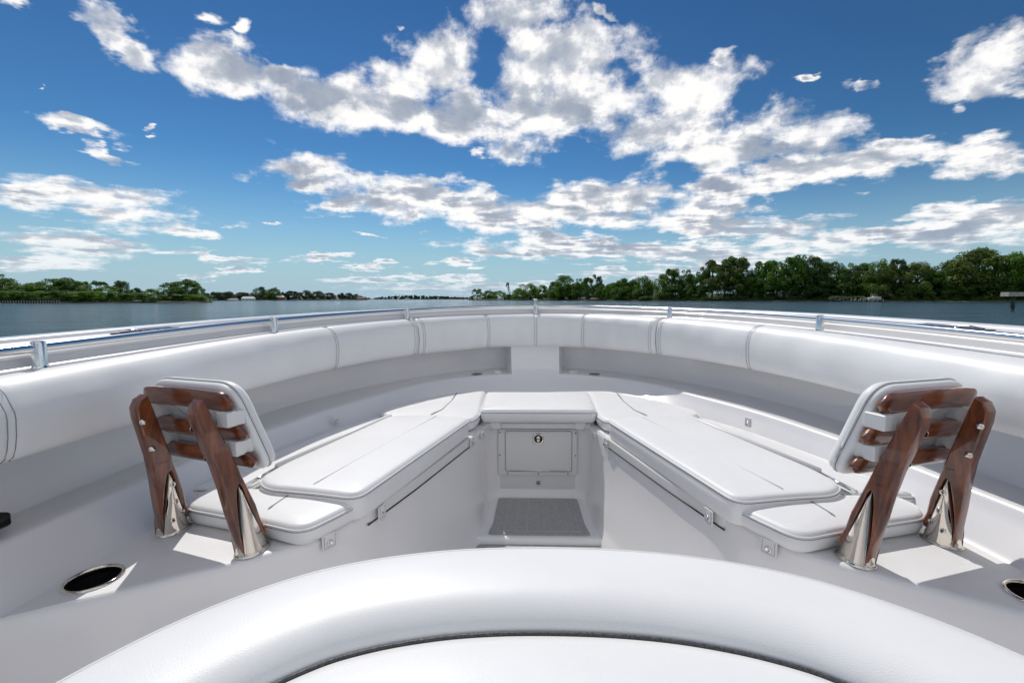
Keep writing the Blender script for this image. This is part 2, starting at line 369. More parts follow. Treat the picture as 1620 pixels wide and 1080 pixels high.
def liner():
    rows = []
    for s in SLP:
        D = cur(DL, s); F = cur(FL, s); B = cur(BL_, s); n = nrm(s); r = 0.0 if abs(s) < 1.02 else 1.0
        r *= 1.0
        af = min(1, max(0, (abs(s)-5)/4)); K = B+n*((0.15+0.07*af)*r+0.012*(1-r))
        row = []
        def a(p, z): row.append(Vector((p.x, p.y, z)))
        fl = min(1.0, max(0.0, (D.y-0.93)/0.02))
        a(D-n*0.004, -1.20); a(D-n*0.003, -0.69); a(D-n*0.012, -0.667); a(D-n*0.004, -0.661); a(D+n*0.003, -0.652); a(D.lerp(F, 0.35), -0.622); a(D.lerp(F, 0.7), -0.592); a(D.lerp(F, 0.93), -0.570)
        a(F+n*0.0, -0.560); a(F+n*0.006, -0.552); a(F+n*0.016, -0.548)
        g = F+n*0.016
        for t, zs, zp in ((0.25,-0.552,-0.50),(0.6,-0.556,-0.46),(0.85,-0.553,-0.42),(0.97,-0.540,-0.40),(1.0,-0.515,-0.38),(1.0,-0.45,-0.36),(1.0,-0.33,-0.33)):
            p1 = g.lerp(K, t); p0 = g.lerp(K, min(1, t if t < 1 else 1)); a(p1*r+p0*(1-r), zs*r+(zp)*(1-r))
        a(B+n*(0.085+0.05*r), -0.31)
        rows.append(row)
    m = MB(); m.grid(rows); o = m.build('deck_liner', MT['gel'], boat); sharp(o, 42); return o
liner()

def gunwale():
    rows = []
    for s in SL:
        y = cur(BL_, s).y; zt = ztop(y); ze = zt+0.080-0.0075*y; row = []
        fl = max(0, min(1, (3.6-y)/3))
        for o_, z in ((0.075,-0.315),(0.100,zt-0.05),(0.104,zt-0.012),(0.106,zt-0.003),(0.118,zt+0.001),(0.122,zt+0.006),(0.124,zt+0.022),(0.128,zt+0.030),(0.136,zt+0.0345),(0.150,zt+0.037),(0.196,ze-0.013),(0.200,ze-0.018),(0.206,ze-0.018),(0.210,ze-0.006),
                      (0.218,ze-0.001),(0.245,ze+0.001),(0.262,ze-0.004),(0.270,ze-0.018),(0.272,ze-0.06),(0.262,ze-0.085)):
            row.append(at(s, o_, z))
        for k, (o_, z) in enumerate(((0.258,ze-0.10),(0.18,-0.55),(0.05,-0.95),(-0.12,-1.3),(-0.30,-1.75))): row.append(at(s, o_, z))
        rows.append(row)
    m = MB(); m.grid(rows); o = m.build('gunwale', MT['gel'], boat); sharp(o, 40); return o
gunwale()

def bolster(s0, s1, seams, lab):
    n = max(8, int((s1-s0)*40)); rows = []
    for i in range(n+1):
        s = s0+(s1-s0)*i/n; y = cur(BL_, s).y; zt = ztop(y)
        d = min(abs(s-s0), abs(s1-s)); e = 1 if d > 0.09 else math.sqrt(max(0, 1-(1-d/0.09)**2))*0.75+0.25
        sm = sum(0.0035*math.exp(-((cur(BL_, s)-cur(BL_, q)).length/0.013)**2) for q in seams); puff = 0.004*math.sin(s*9)*0.5
        c = Vector((0.045, (zt-0.36)/2)); row = []
        for (o_, z) in ((0.075,-0.335),(0.05,-0.352),(0.022,-0.361),(0.0,-0.360),(-0.013,-0.350),(-0.021,-0.330),(-0.027,-0.300),(-0.030,-0.26),(-0.028,(zt-0.36)/2+0.02),(-0.022,zt-0.062),(-0.010,zt-0.036),(0.008,zt-0.016),(0.032,zt-0.004),(0.060,zt),(0.085,zt-0.003),(0.103,zt-0.014),(0.098,zt-0.05)):
            v = Vector((o_, z)); v = c+(v-c)*(0.80+0.20*e)
            if v.x < 0.04: v.x += sm
            if v.y > zt-0.03: v.y -= sm
            if v.x < -0.01: v.x -= puff
            row.append(at(s, v.x, v.y))
        rows.append(row)
    m = MB(); m.grid(rows)
    for r in (0, -1): 
        base = len(m.v); m.add(rows[r], [tuple(range(len(rows[r])))])
    o = m.build('coaming_pad', MT['vinyl'], boat); tag(o, lab)
    # stitched seams
    for q in seams+[s0+0.12, s1-0.12] if len(seams) > 1 else seams+([s1-0.1] if s1 < 0 else [s0+0.1])*0:
        du = (cur(BL_, q+.05)-cur(BL_, q-.05)).length*10
        for dq in (-0.0085/du, 0.0085/du):
            st = MB(); pts = []
            for j in range(3, 14):
                i = max(0, min(n, (q+dq-s0)/(s1-s0)*n)); k = int(i) if i < n else n-1; f = i-k
                p = rows[k][j].lerp(rows[k+1][j], f)
                pts.append(p+Vector((-nrm(q).x, -nrm(q).y, 0.2))*0.0022)
            st.tube(pts, 0.0008, 5); st.build('stitching', MT['stitch'], o)
    return o
sA = s_of(660, 530); sB = s_of(1040, 530); seamL = [s_of(526, 540)]; seamR = [s_of(1190, 540)]
sC = [s_of(771, 520), s_of(847, 520), s_of(924, 520)]
bolster(-11.9, sA-0.015, seamL+[s_of(3, 690)], 'long left coaming pad')
bolster(sA+0.015, sB-0.015, sC, 'bow coaming pad with three stitched seams')
bolster(sB+0.015, 11.9, seamR+[s_of(1655, 690)], 'long right coaming pad')

# rail
RO, RZ = 0.086, 0.050
def railp(s, do=0, dz=0): y = cur(BL_, s).y; return at(s, RO+do, ztop(y)+RZ+dz)
m = MB(); m.tube([railp(s/10) for s in range(-118, 119)], 0.0125, 14); m.build('grab_rail', MT['steel'], boat)
def stanchion(s, bow=False):
    m = MB(); p = railp(s); zb = ztop(p.y)-0.003; q = at(s, RO-0.007, zb)
    m.lathe((q.x, q.y, zb), [(0.0,-0.01),(0.0185,-0.01),(0.0185,0.002),(0.0165,0.005),(0.0155,0.010),(0.0155,0.066),(0.0140,0.0695),(0.010,0.071),(0,0.071)], 24)
    o = m.build('rail_stanchion', MT['steel'], boat); sharp(o, 40)
    if bow:
        k = MB(); z = zb+0.073; k.lathe((q.x+0.0, q.y+0.05, z-0.03), [(0,0),(0.006,0),(0.006,0.055),(0.016,0.058),(0.018,0.064),(0.016,0.070),(0,0.071)], 14); k.build('pull_up_fitting', MT['steel'], o)
for u in (53, 432, 643, 847, 1060, 1299, 1690): stanchion(s_of(u, 520, o=RO), u == 847)

# pop-up cleats in the gunwale
for u, v in ((238, 513), (1500, 507)):
    s = s_of(u, v, o=0.175); y = cur(BL_, s).y; zt = ztop(y); ze = zt+0.080-0.0075*y; zc = zt+.037+(ze-.013-zt-.037)*.55
    m = MB(); a = at(s-0.22, 0.175, zc+0.010); b = at(s+0.22, 0.175, zc+0.010)
    m.tube([a, a.lerp(b,0.2)+Vector((0,0,.003)), a.lerp(b,0.8)+Vector((0,0,.003)), b], [0.004,0.008,0.008,0.004], 12, squash=0.6)
    R3 = Matrix.Rotation(math.atan2((b-a).y, (b-a).x), 3, 'Z'); m.box(tuple(a.lerp(b, .5)-Vector((0,0,.0065))), ((b-a).length*1.15, .040, .006), R3, mi=1)
    for t in (0.35, 0.65):
        c = a.lerp(b, t); m.lathe((c.x, c.y, zc-0.004), [(0.010,0),(0.010,0.012),(0,0.012)], 14)
    m.build('mooring_cleat', [MT['steel'], MT['dmat']], boat)

# ---- bench moulding
INNER = [(0,2.42),(.10,2.42),(.20,2.42),(.235,2.412),(.262,2.39),(.277,2.355),(.292,2.28),(.318,2.17),(.36,2.02),(.42,1.80),(.47,1.62),(.52,1.46),(.553,1.352),(.575,1.31),(.603,1.252),(.655,1.171),(.739,1.111),(.841,1.043),(.948,.978),(1.052,.917),(1.143,.866),(1.233,.817),(1.347,.75)]
def resample(P, n):
    L = [0]
    for i in range(1, len(P)): L.append(L[-1]+(Vector(P[i])-Vector(P[i-1])).length)
    out = []
    for k in range(n):
        d = L[-1]*k/(n-1); i = 1
        while i < len(P)-1 and L[i] < d: i += 1
        t = (d-L[i-1])/(L[i]-L[i-1]) if L[i] > L[i-1] else 0; out.append(Vector(P[i-1]).lerp(Vector(P[i]), t))
    return out
def bench(side):
    n = 60; I = resample(INNER, n); s_end = max(k/100 for k in range(0, 1200) if cur(DL, k/100).y > 0.76)
    Dc = [cur(DL, s_end*k/(n-1)) for k in range(n)]
    rows = []
    for t in (0, 0.03, 0.3, 0.7, 1.0):
        rows.append([Vector((side*a.lerp(b, t).x, a.lerp(b, t).y, -0.665)) for a, b in zip(I, Dc)])
    m = MB()
    # edge roll and riser
    cen = []
    for k in range(n):
        a = I[max(0,k-1)]; b = I[min(n-1,k+1)]; t = (b-a).normalized(); q = Vector((t.y, -t.x))      # towards the well / aft
        if q.dot(Vector((0,-1))) < 0 and q.dot(Vector((-1,0))) < 0: q = -q
        cen.append(q)
    def ring(o_, z, tp=0.0):
        R = []
        for p, q in zip(I, cen):
            e = 0.016+0.069*max(0, min(1, (2.36-p.y)/.30)) if p.y > 1.30 else 0.02
            R.append(Vector((side*(p.x+q.x*(o_+e*tp)), p.y+q.y*(o_+e*tp), z)))
        return R
    edge = [ring(0.03,-1.22,1.0), ring(0.010,-1.085,1.0), ring(-0.006,-1.065,1.0), ring(-0.016,-1.03,.97), ring(-0.014,-0.88,.45), ring(-0.008,-0.74,.06), ring(0.0,-0.681), ring(-0.003,-0.671), ring(-0.010,-0.666)]
    m.grid(edge+rows[1:])
    o = m.build('bench_moulding', [MT['skid'], MT['gel']], boat)
    import bmesh
    me = o.data; b = bmesh.new(); b.from_mesh(me); cx, cy = side*1.0925, 1.0-boat.location.y; zz = -0.665-boat.location.z; hr = 0.0527
    for k in range(28):
        a = 2*math.pi*k/28; nn = Vector((math.cos(a), math.sin(a), 0)); p = Vector((cx, cy, 0))+nn*hr
        fs = [f for f in b.faces if (f.calc_center_median()-Vector((cx, cy, zz))).length < 0.35 and abs(f.calc_center_median().z-zz) < 0.002]
        ge = set(fs) | {e for f in fs for e in f.edges} | {v for f in fs for v in f.verts}
        bmesh.ops.bisect_plane(b, geom=list(ge), plane_co=p, plane_no=nn)
    kill = [f for f in b.faces if (f.calc_center_median().xy-Vector((cx, cy))).length < hr*0.995 and abs(f.calc_center_median().z-zz) < 0.002]
    bmesh.ops.delete(b, geom=kill, context='FACES'); b.to_mesh(me); b.free()
    for p in me.polygons: p.material_index = 0 if p.center.z > zz-0.003 else 1
    sharp(o, 40)
    return o
bench(1); bench(-1)

def flat(name, pts, z, mat, parent, th=0.0):
    v = [(p[0], p[1], z) for p in pts]; n = len(v); f = [tuple(range(n))]
    if th: v += [(p[0], p[1], z-th) for p in pts]; f += [(i, (i+1)%n, n+(i+1)%n, n+i) for i in range(n)]
    o = mk(name, v, f, mat, parent, False); return o
# non-skid area of the bench top near the backrests, floors
m = MB()
m.add([(-.36,1.985,-1.075),(.36,1.985,-1.075),(.33,2.5,-1.075),(-.33,2.5,-1.075)], [(0,1,2,3)])
lip = [[(x*k, 1.985-a, -1.075-b) for x, k in zip((-.5,-.3,0,.3,.5),(1,1,1,1,1))] for a, b in ((0,0),(0.010,0.002),(0.017,0.008),(0.020,0.018),(0.022,0.034))]
m.grid([[Vector(p) for p in r] for r in lip])
m.add([(-1.3,1.970,-1.109),(1.3,1.970,-1.109),(1.3,-.9,-1.109),(-1.3,-.9,-1.109)], [(0,1,2,3)])
m.build('cockpit_sole', MT['gel'], boat, smooth=False)
def deck_mat(pts, z, n_lines, y0, y1, x0, x1):
    r = rounded([Vector(p) for p in pts], 0.022, 5); o = flat('deck_mat', r, z+0.006, MT['mat'], boat, 0.006)
    g = MB()
    for k in range(n_lines):
        t = (k+0.5)/n_lines*2-1
        g.box(((t*(x0+x1)/2), (y0+y1)/2, z+0.0068), (0.0022, y1-y0, 0.0012), Matrix.Rotation(math.atan2(t*(x0-x1), (y1-y0)), 3, 'Z'))
    c = [(-x0,y0),(x0,y0),(x1,y1),(-x1,y1)]
    for i in range(4):
        a = Vector((*c[i], z+0.0068)); b = Vector((*c[(i+1)%4], z+0.0068)); g.tube([a, b], 0.0014, 4)
    g.build('seam_lines', MT['line'], o, smooth=False)
def rounded(P, r, n=5):
    out = []; k = len(P)
    for i in range(k):
        p = P[i]; a = P[i-1]; b = P[(i+1)%k]; rr = r[i] if isinstance(r, (list, tuple)) else r
        d1 = (a-p); d2 = (b-p); q = min(rr, d1.length*0.45, d2.length*0.45); s = p+d1.normalized()*q; e = p+d2.normalized()*q
        for j in range(n+1):
            t = j/n; out.append((1-t)**2*s+2*t*(1-t)*p+t*t*e)
    return out
deck_mat([(-.236,1.992),(-.218,2.10),(-.212,2.372),(.212,2.372),(.218,2.10),(.236,1.992)], -1.075, 7, 2.02, 2.345, 0.19, 0.172)
deck_mat([(-.50,1.30),(-.275,1.963),(.275,1.963),(.50,1.30)], -1.109, 9, 1.32, 1.93, 0.40, 0.24)

# ---- locker below the bow cushion
m = MB(); Y = 2.42
def panel(name, x0, x1, z0, z1, y, th, mat, parent, r=0.015, bev=0.002):
    P = rounded([Vector((x0, z0)), Vector((x1, z0)), Vector((x1, z1)), Vector((x0, z1))], r, 4); n = len(P); c = Vector(((x0+x1)/2, (z0+z1)/2))
    v = [(p.x, y, p.y) for p in P]+[(p.x, y-th+bev, p.y) for p in P]+[((p+(c-p).normalized()*bev).x, y-th, (p+(c-p).normalized()*bev).y) for p in P]
    f = [(i,(i+1)%n,n+(i+1)%n,n+i) for i in range(n)]+[(n+i,n+(i+1)%n,2*n+(i+1)%n,2*n+i) for i in range(n)]+[tuple(range(2*n,3*n))]
    o = mk(name, v, f, mat, parent, False); return o
pn = panel('recess_panel', -0.205, 0.205, -1.055, -0.69, 2.427, 0.009, MT['plast'], boat, 0.012)
fr = panel('locker_frame', -0.214, 0.214, -0.957, -0.700, 2.4165, 0.006, MT['plast'], boat, 0.014)
dr = panel('locker_door', -0.173, 0.183, -0.932, -0.712, 2.4125, 0.005, MT['plast'], boat, 0.012)
gm = MB(); P = rounded([Vector((-0.176,-0.935)), Vector((0.186,-0.935)), Vector((0.186,-0.709)), Vector((-0.176,-0.709))], 0.014, 4)
gm.tube([(p.x, 2.4098, p.y) for p in P], 0.0014, 5, closed=True); gm.build('door_gap', MT['stitch'], dr)
hb = MB(); hb.tube([(-0.15,2.4075,-0.930),(0.16,2.4075,-0.930)], 0.003, 8); hb.build('hinge', MT['steel'], dr)
lt = MB(); c = (0.004, 2.4078, -0.752)
lt.lathe(c, [(0.0,0),(0.030,0),(0.031,0.003),(0.027,0.006),(0.0235,0.0055)], 26, axis=(0,-1,0)); lt.lathe(c, [(0.0235,0.0055),(0.021,0.002),(0,0.0015)], 26, axis=(0,-1,0), mi=1)
lt.box((0.004,2.4035,-0.757), (0.016,0.006,0.026), bev=0.002); lt.lathe((0.004,2.4035,-0.745), [(0.010,0),(0.010,0.005),(0.007,0.007),(0,0.007)], 16, axis=(0,-1,0))
lt.build('latch', [MT['brass'], MT['dmat']], dr, auto=40)
for x, z in ((-0.205,-0.72),(-0.205,-0.845),(-0.205+0.04,-0.948),(0.004,-0.948),(0.165,-0.948),(0.206,-0.72),(0.206,-0.845)):
    q = MB(); q.lathe((x, 2.4105, z), [(0.0038,0),(0.0034,0.0014),(0,0.002)], 10, axis=(0,-1,0)); q.build('screw', MT['dmat'], fr)
pe = MB(); pe.box((0.004, 2.414, -1.0), (0.020,0.008,0.020), bev=0.003); pe.lathe((0.004,2.4095,-1.005), [(0.004,0),(0.003,0.002),(0,0.002)], 10, axis=(0,-1,0), mi=1); pe.build('magnetic_catch', [plain('grey_plastic',(0.30,0.30,0.31),0.4), MT['dmat']], boat)

def lid(pts, z0, z1, r=0.02):
    P = rounded([Vector(p) for p in pts], r, 4); n = len(P); c = sum(P, Vector((0,0)))/n
    ins = lambda d: [p+(c-p).normalized()*d for p in P]
    rings = [(P, z0), (P, z1-0.006), (ins(0.003), z1-0.001), (ins(0.008), z1)]
    v = [(p.x, p.y, z) for R, z in rings for p in R]; f = []
    for k in range(3): f += [(k*n+i, k*n+(i+1)%n, (k+1)*n+(i+1)%n, (k+1)*n+i) for i in range(n)]
    f += [tuple(range(3*n,4*n)), tuple(range(n))[::-1]]
    return mk('hatch_lid', v, f, MT['plast'], boat, False)
lid([(-.305,2.372),(.305,2.372),(.33,2.86),(-.33,2.86)], -0.684, -0.656)
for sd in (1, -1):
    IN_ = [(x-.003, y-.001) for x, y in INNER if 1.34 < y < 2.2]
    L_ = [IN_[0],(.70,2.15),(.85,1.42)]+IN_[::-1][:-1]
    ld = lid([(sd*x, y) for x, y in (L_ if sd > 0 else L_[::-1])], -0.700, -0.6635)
    g = MB(); g.tube([(sd*(x-.0005), y, -.7025) for x, y in IN_], .0030, 6); g.build('lid_gap_shade', MT['dmat'], ld)  # dark tube drawn in for the shaded gap line under the lid

# ---- cup holders
def cup(p, r, name='cup_holder', mat='steel'):
    m = MB(); m.lathe(p, [(r*0.86,-0.001),(r*0.88,0.003),(r*0.94,0.005),(r,0.003),(r*1.02,-0.001)], 36)
    m.lathe(p, [(r*0.86,0.002),(r*0.85,-0.03)], 36, mi=0); m.lathe(p, [(r*0.852,0.0015),(r*0.84,0.0005),(r*0.8,0.0008),(0,0.0008)], 36, mi=1)
    return m.build(name, [MT[mat], MT['black']], boat)
def deep_cup(p, r):
    m = MB(); m.lathe(p, [(r*0.84,0.0005),(r*0.85,0.0035),(r*0.92,0.0055),(r*0.98,0.004),(r*1.0,0.0)], 40)
    m.lathe((p[0],p[1],p[2]), [(r*0.84,0.0008),(r*0.835,-0.002),(r*0.82,-0.0025),(r*0.80,0.001),(r*0.6,0.0012),(0,0.0012)], 40, mi=1)
    m.build('cup_holder', [MT['steel'], MT['black']], boat)
for sd in (1, -1):
    m = MB(); c = (sd*1.0925, 1.0, -0.665); r = 0.0594
    m.lathe(c, [(r*1.0,0.0008),(r*0.99,0.0035),(r*0.94,0.0055),(r*0.885,0.0045),(r*0.86,0.0),(r*0.855,-0.012)], 44)
    m.lathe(c, [(r*0.855,-0.012),(r*0.84,-0.06),(r*0.82,-0.062),(r*0.80,-0.10),(0,-0.10)], 44, mi=1)
    m.build('cup_holder', [MT['brass'], MT['black']], boat)
    m = MB(); c = (sd*0.432, 3.318, -0.5505); m.lathe(c, [(0.036,0.003),(0.040,0.005),(0.044,0.002)], 28); m.lathe(c, [(0,-0.0),(0.036,0.003)], 28, mi=1)
    m.build('cup_holder', [MT['steel'], MT['black']], boat)
    m = MB(); c = (sd*0.290, 3.415, -0.553); m.lathe(c, [(0,0.018),(0.024,0.018),(0.029,0.016),(0.030,0.012),(0.037,0.011),(0.038,0.0)], 28); m.build('round_deck_cap', MT['plast'], boat)
m = MB(); m.box((-1.325, 0.955, -0.523), (0.05, 0.125, 0.034), bev=0.006); m.build('pocket_speaker', MT['black'], boat)

# ---------------------------------------------------------------- cushions
def ctr(P): return sum(P, Vector((0,0)))/len(P)
def offset(P, d):
    n = len(P); out = []
    area = sum(P[i].x*P[(i+1)%n].y-P[(i+1)%n].x*P[i].y for i in range(n))
    sg = 1 if area > 0 else -1
    for i in range(n):
        t = (P[(i+1)%n]-P[i-1]).normalized(); q = Vector((-t.y, t.x))*sg; out.append(P[i]+q*d)
    return out
def dens(P, h=0.03):
    out = []; n = len(P)
    for i in range(n):
        a, b = P[i], P[(i+1)%n]; k = max(1, int((b-a).length/h))
        out += [a.lerp(b, j/k) for j in range(k)]
    return out
def cushion(kind, pts, z0, z1, label, cat='cushion', group=None, side=1, r=0.035, edge=0.022, crown=0.010, under=0.016, slots=(), creases=(), tilt=None):
    P = dens(rounded([Vector((x, y)) for x, y in pts], r, 5)); c = ctr(P)
    root = empty(kind, (side*c.x, c.y, z0)); tag(root, label, cat, group)
    X = lambda p, z: Vector((side*p.x, p.y, z+(tilt(p) if tilt else 0)))
    H = z1-z0; rings = [(0.03+under, z0), (under, z0+0.002), (under*0.35, z0+H*0.14), (0.0, z0+H*0.32), (-0.003, z0+H*0.55), (-0.001, z1-edge*0.75), (0.003, z1-edge*0.45), (edge*0.35, z1-edge*0.16), (edge*0.8, z1-edge*0.02), (edge*1.5, z1+crown*0.25)]
    rows = [[X(p, z) for p in offset(P, o)] for o, z in rings]
    Q = offset(P, edge*1.5)
    for t in (0.25, 0.5, 0.75, 0.92, 1.0):
        rows.append([X(p+(c-p)*t, z1+crown*(0.25+0.75*(1-(1-t)**2))) for p in Q])
    m = MB(); m.grid(rows, closed=True); n = len(P)
    m.add([X(p, z0) for p in offset(P, 0.03+under)], [tuple(range(n))])
    body = m.build('cover', MT['vinyl'], root)
    R1 = offset(P, -0.0005); zz = z1-edge*0.72
    w = MB(); w.tube([X(p, zz) for p in R1], 0.0030, 6, closed=True); w.build('piping', MT['pipe'], root)
    w = MB(); w.tube([X(p, zz-0.0048) for p in offset(P, -0.0016)], 0.0010, 5, closed=True); w.build('stitching', MT['stitch'], root)
    for sl in slots:
        S = [Vector(q) for q in sl]; w = MB(); pts3 = []
        for k in range(13):
            f = k/12*(len(S)-1); i = min(int(f), len(S)-2); p = S[i].lerp(S[i+1], f-i); pts3.append(X(p, z1+crown*0.55+0.0015))
        w.tube(pts3, [0.0012]+[0.0042]*11+[0.0012], 6, squash=0.6); w.build('fold_gap', MT['stitch'], root)
    for sl in creases:
        w = MB(); S = [Vector(q) for q in sl]; pts3 = [X(S[0].lerp(S[1], k/10), z1+crown*(0.62+0.3*math.sin(math.pi*k/10))) for k in range(11)]
        w.tube(pts3, 0.0016, 5, squash=0.5); w.build('seam', MT['pipe'], root)
    return root
def snap_tab(root, p, d_out, side=1, w=0.040, h=0.050):
    """short webbing tab with a press stud; p = centre on the moulding face, d_out = horizontal outward normal"""
    o = Vector((d_out[0]*side, d_out[1], 0)).normalized(); t = Vector((-o.y, o.x, 0)); c = Vector((p[0]*side, p[1], p[2]))
    m = MB(); R3 = Matrix((t, o, Vector((0,0,1)))).transposed(); m.box(c+o*0.004, (w, 0.004, h), R3, bev=0.0012)
    b = m.build('fastening_tab', MT['pipe'], root, smooth=False)
    g = MB()
    g.tube([c+t*sx*(w/2-0.006)+o*0.0062+Vector((0,0,sz)) for sx, sz in ((-1,h/2-.004),(-1,-h/2+.006),(1,-h/2+.006),(1,h/2-.004))], 0.0007, 4)
    g.build('tab_stitching', MT['stitch'], b)
    s = MB(); s.lathe(c+o*0.006+Vector((0,0,-0.006)), [(0.0095,0),(0.0095,0.002),(0.0065,0.004),(0.006,0.0025),(0,0.003)], 16, axis=tuple(o)); s.build('press_stud', MT['steel'], b)

box = cushion('seat_cushion', [(-.300,2.335),(.306,2.335),(.322,2.80),(-.314,2.80)], -0.650, -0.574, 'square centre seat cushion at the bow above the locker door', r=0.03, edge=0.02, crown=0.012)
for x in (-0.225, 0.225):
    m = MB(); m.box((x, 2.366, -0.668), (0.055, 0.004, 0.034), bev=0.001); m.build('fastening_strap', MT['pipe'], box, smooth=False)
    k = MB(); k.tube([(x-0.020 if x < 0 else x+0.02, 2.362, -0.675), (x-0.020 if x < 0 else x+0.02, 2.360, -0.694)], 0.0022, 6); k.build('strap_hook', MT['steel'], box)
for side, nm in ((-1, 'left'), (1, 'right')):
    cushion_f = cushion('bench_cushion', [(.335,2.95),(.322,2.60),(.306,2.34),(.325,2.235),(.375,2.205),(.50,2.235),(.76,2.275),(.845,2.36),(.84,2.46),(.74,2.64),(.615,2.79),(.48,2.89)], -0.662, -0.596,
        f'forward corner cushion of the {nm} bench, wedged between the bow wall and the square seat', group='bench cushions', side=side, r=0.04, edge=0.018, crown=0.006,
        slots=[[(.508,2.86),(.50,2.62),(.515,2.40),(.555,2.29)]])
    snap_tab(cushion_f, (.288, 2.262, -0.690), (-1, -.25), side, 0.036, 0.036)
    strip = cushion('bench_cushion', [(.760,2.285),(.935,1.62),(.965,1.42),(1.165,1.42),(1.085,1.76),(.985,2.08),(.862,2.335)], -0.662, -0.612,
        f'narrow outer cushion of the {nm} bench running along the {nm} hull side', group='bench cushions', side=side, r=0.018, edge=0.016, crown=0.003)
    # hinge tube along the big cushion's outer edge
    w = MB(); w.tube([(side*.752,2.25,-.592),(side*.770,2.19,-.590),(side*.944,1.545,-.590)], 0.0125, 10); w.build('rolled_edge', MT['pipe'], strip); w = MB(); w.tube([(side*.944,1.54,-.594),(side*.968,1.40,-.600)], 0.006, 10); w.build('hinge_rod', MT['steel'], strip)
    for (px, py, pz) in ((1.004, 2.17, -0.590), (1.163, 1.552, -0.612)): snap_tab(strip, (px, py, pz), (-0.93, -0.37) if py > 2 else (-.98,-.2), side, 0.038, 0.044)
    big = cushion('bench_cushion', [(.328,2.165),(.50,2.222),(.735,2.215),(.915,1.53),(.925,1.40),(.862,1.338),(.70,1.312),(.550,1.278)], -0.661, -0.572,
        f'large flat main cushion of the {nm} bench, raised above its neighbours', group='bench cushions', side=side, r=0.05, edge=0.018, crown=0.006, under=0.004,
        creases=[[(.50,2.18),(.715,1.345)]])
    for p in ((.325,2.125,-0.685),(.524,1.400,-0.685)): snap_tab(big, p, (-.96,-.28), side)
    aft = cushion('bench_cushion', [(.555,1.33),(.585,1.255),(.648,1.138),(.78,1.182),(.93,1.226),(1.06,1.262),(1.10,1.32),(1.085,1.40),(.95,1.40),(.72,1.375)], -0.6645, -0.604,
        f'small aft end cushion of the {nm} bench in front of the {nm} wooden backrest', group='bench cushions', side=side, r=0.05, edge=0.018, crown=0.007, under=0.012,
        slots=[[(.784,1.36),(.790,1.30),(.797,1.235)]])
    snap_tab(aft, (.616, 1.220, -0.682), (-.8,-.55), side, 0.046, 0.046)

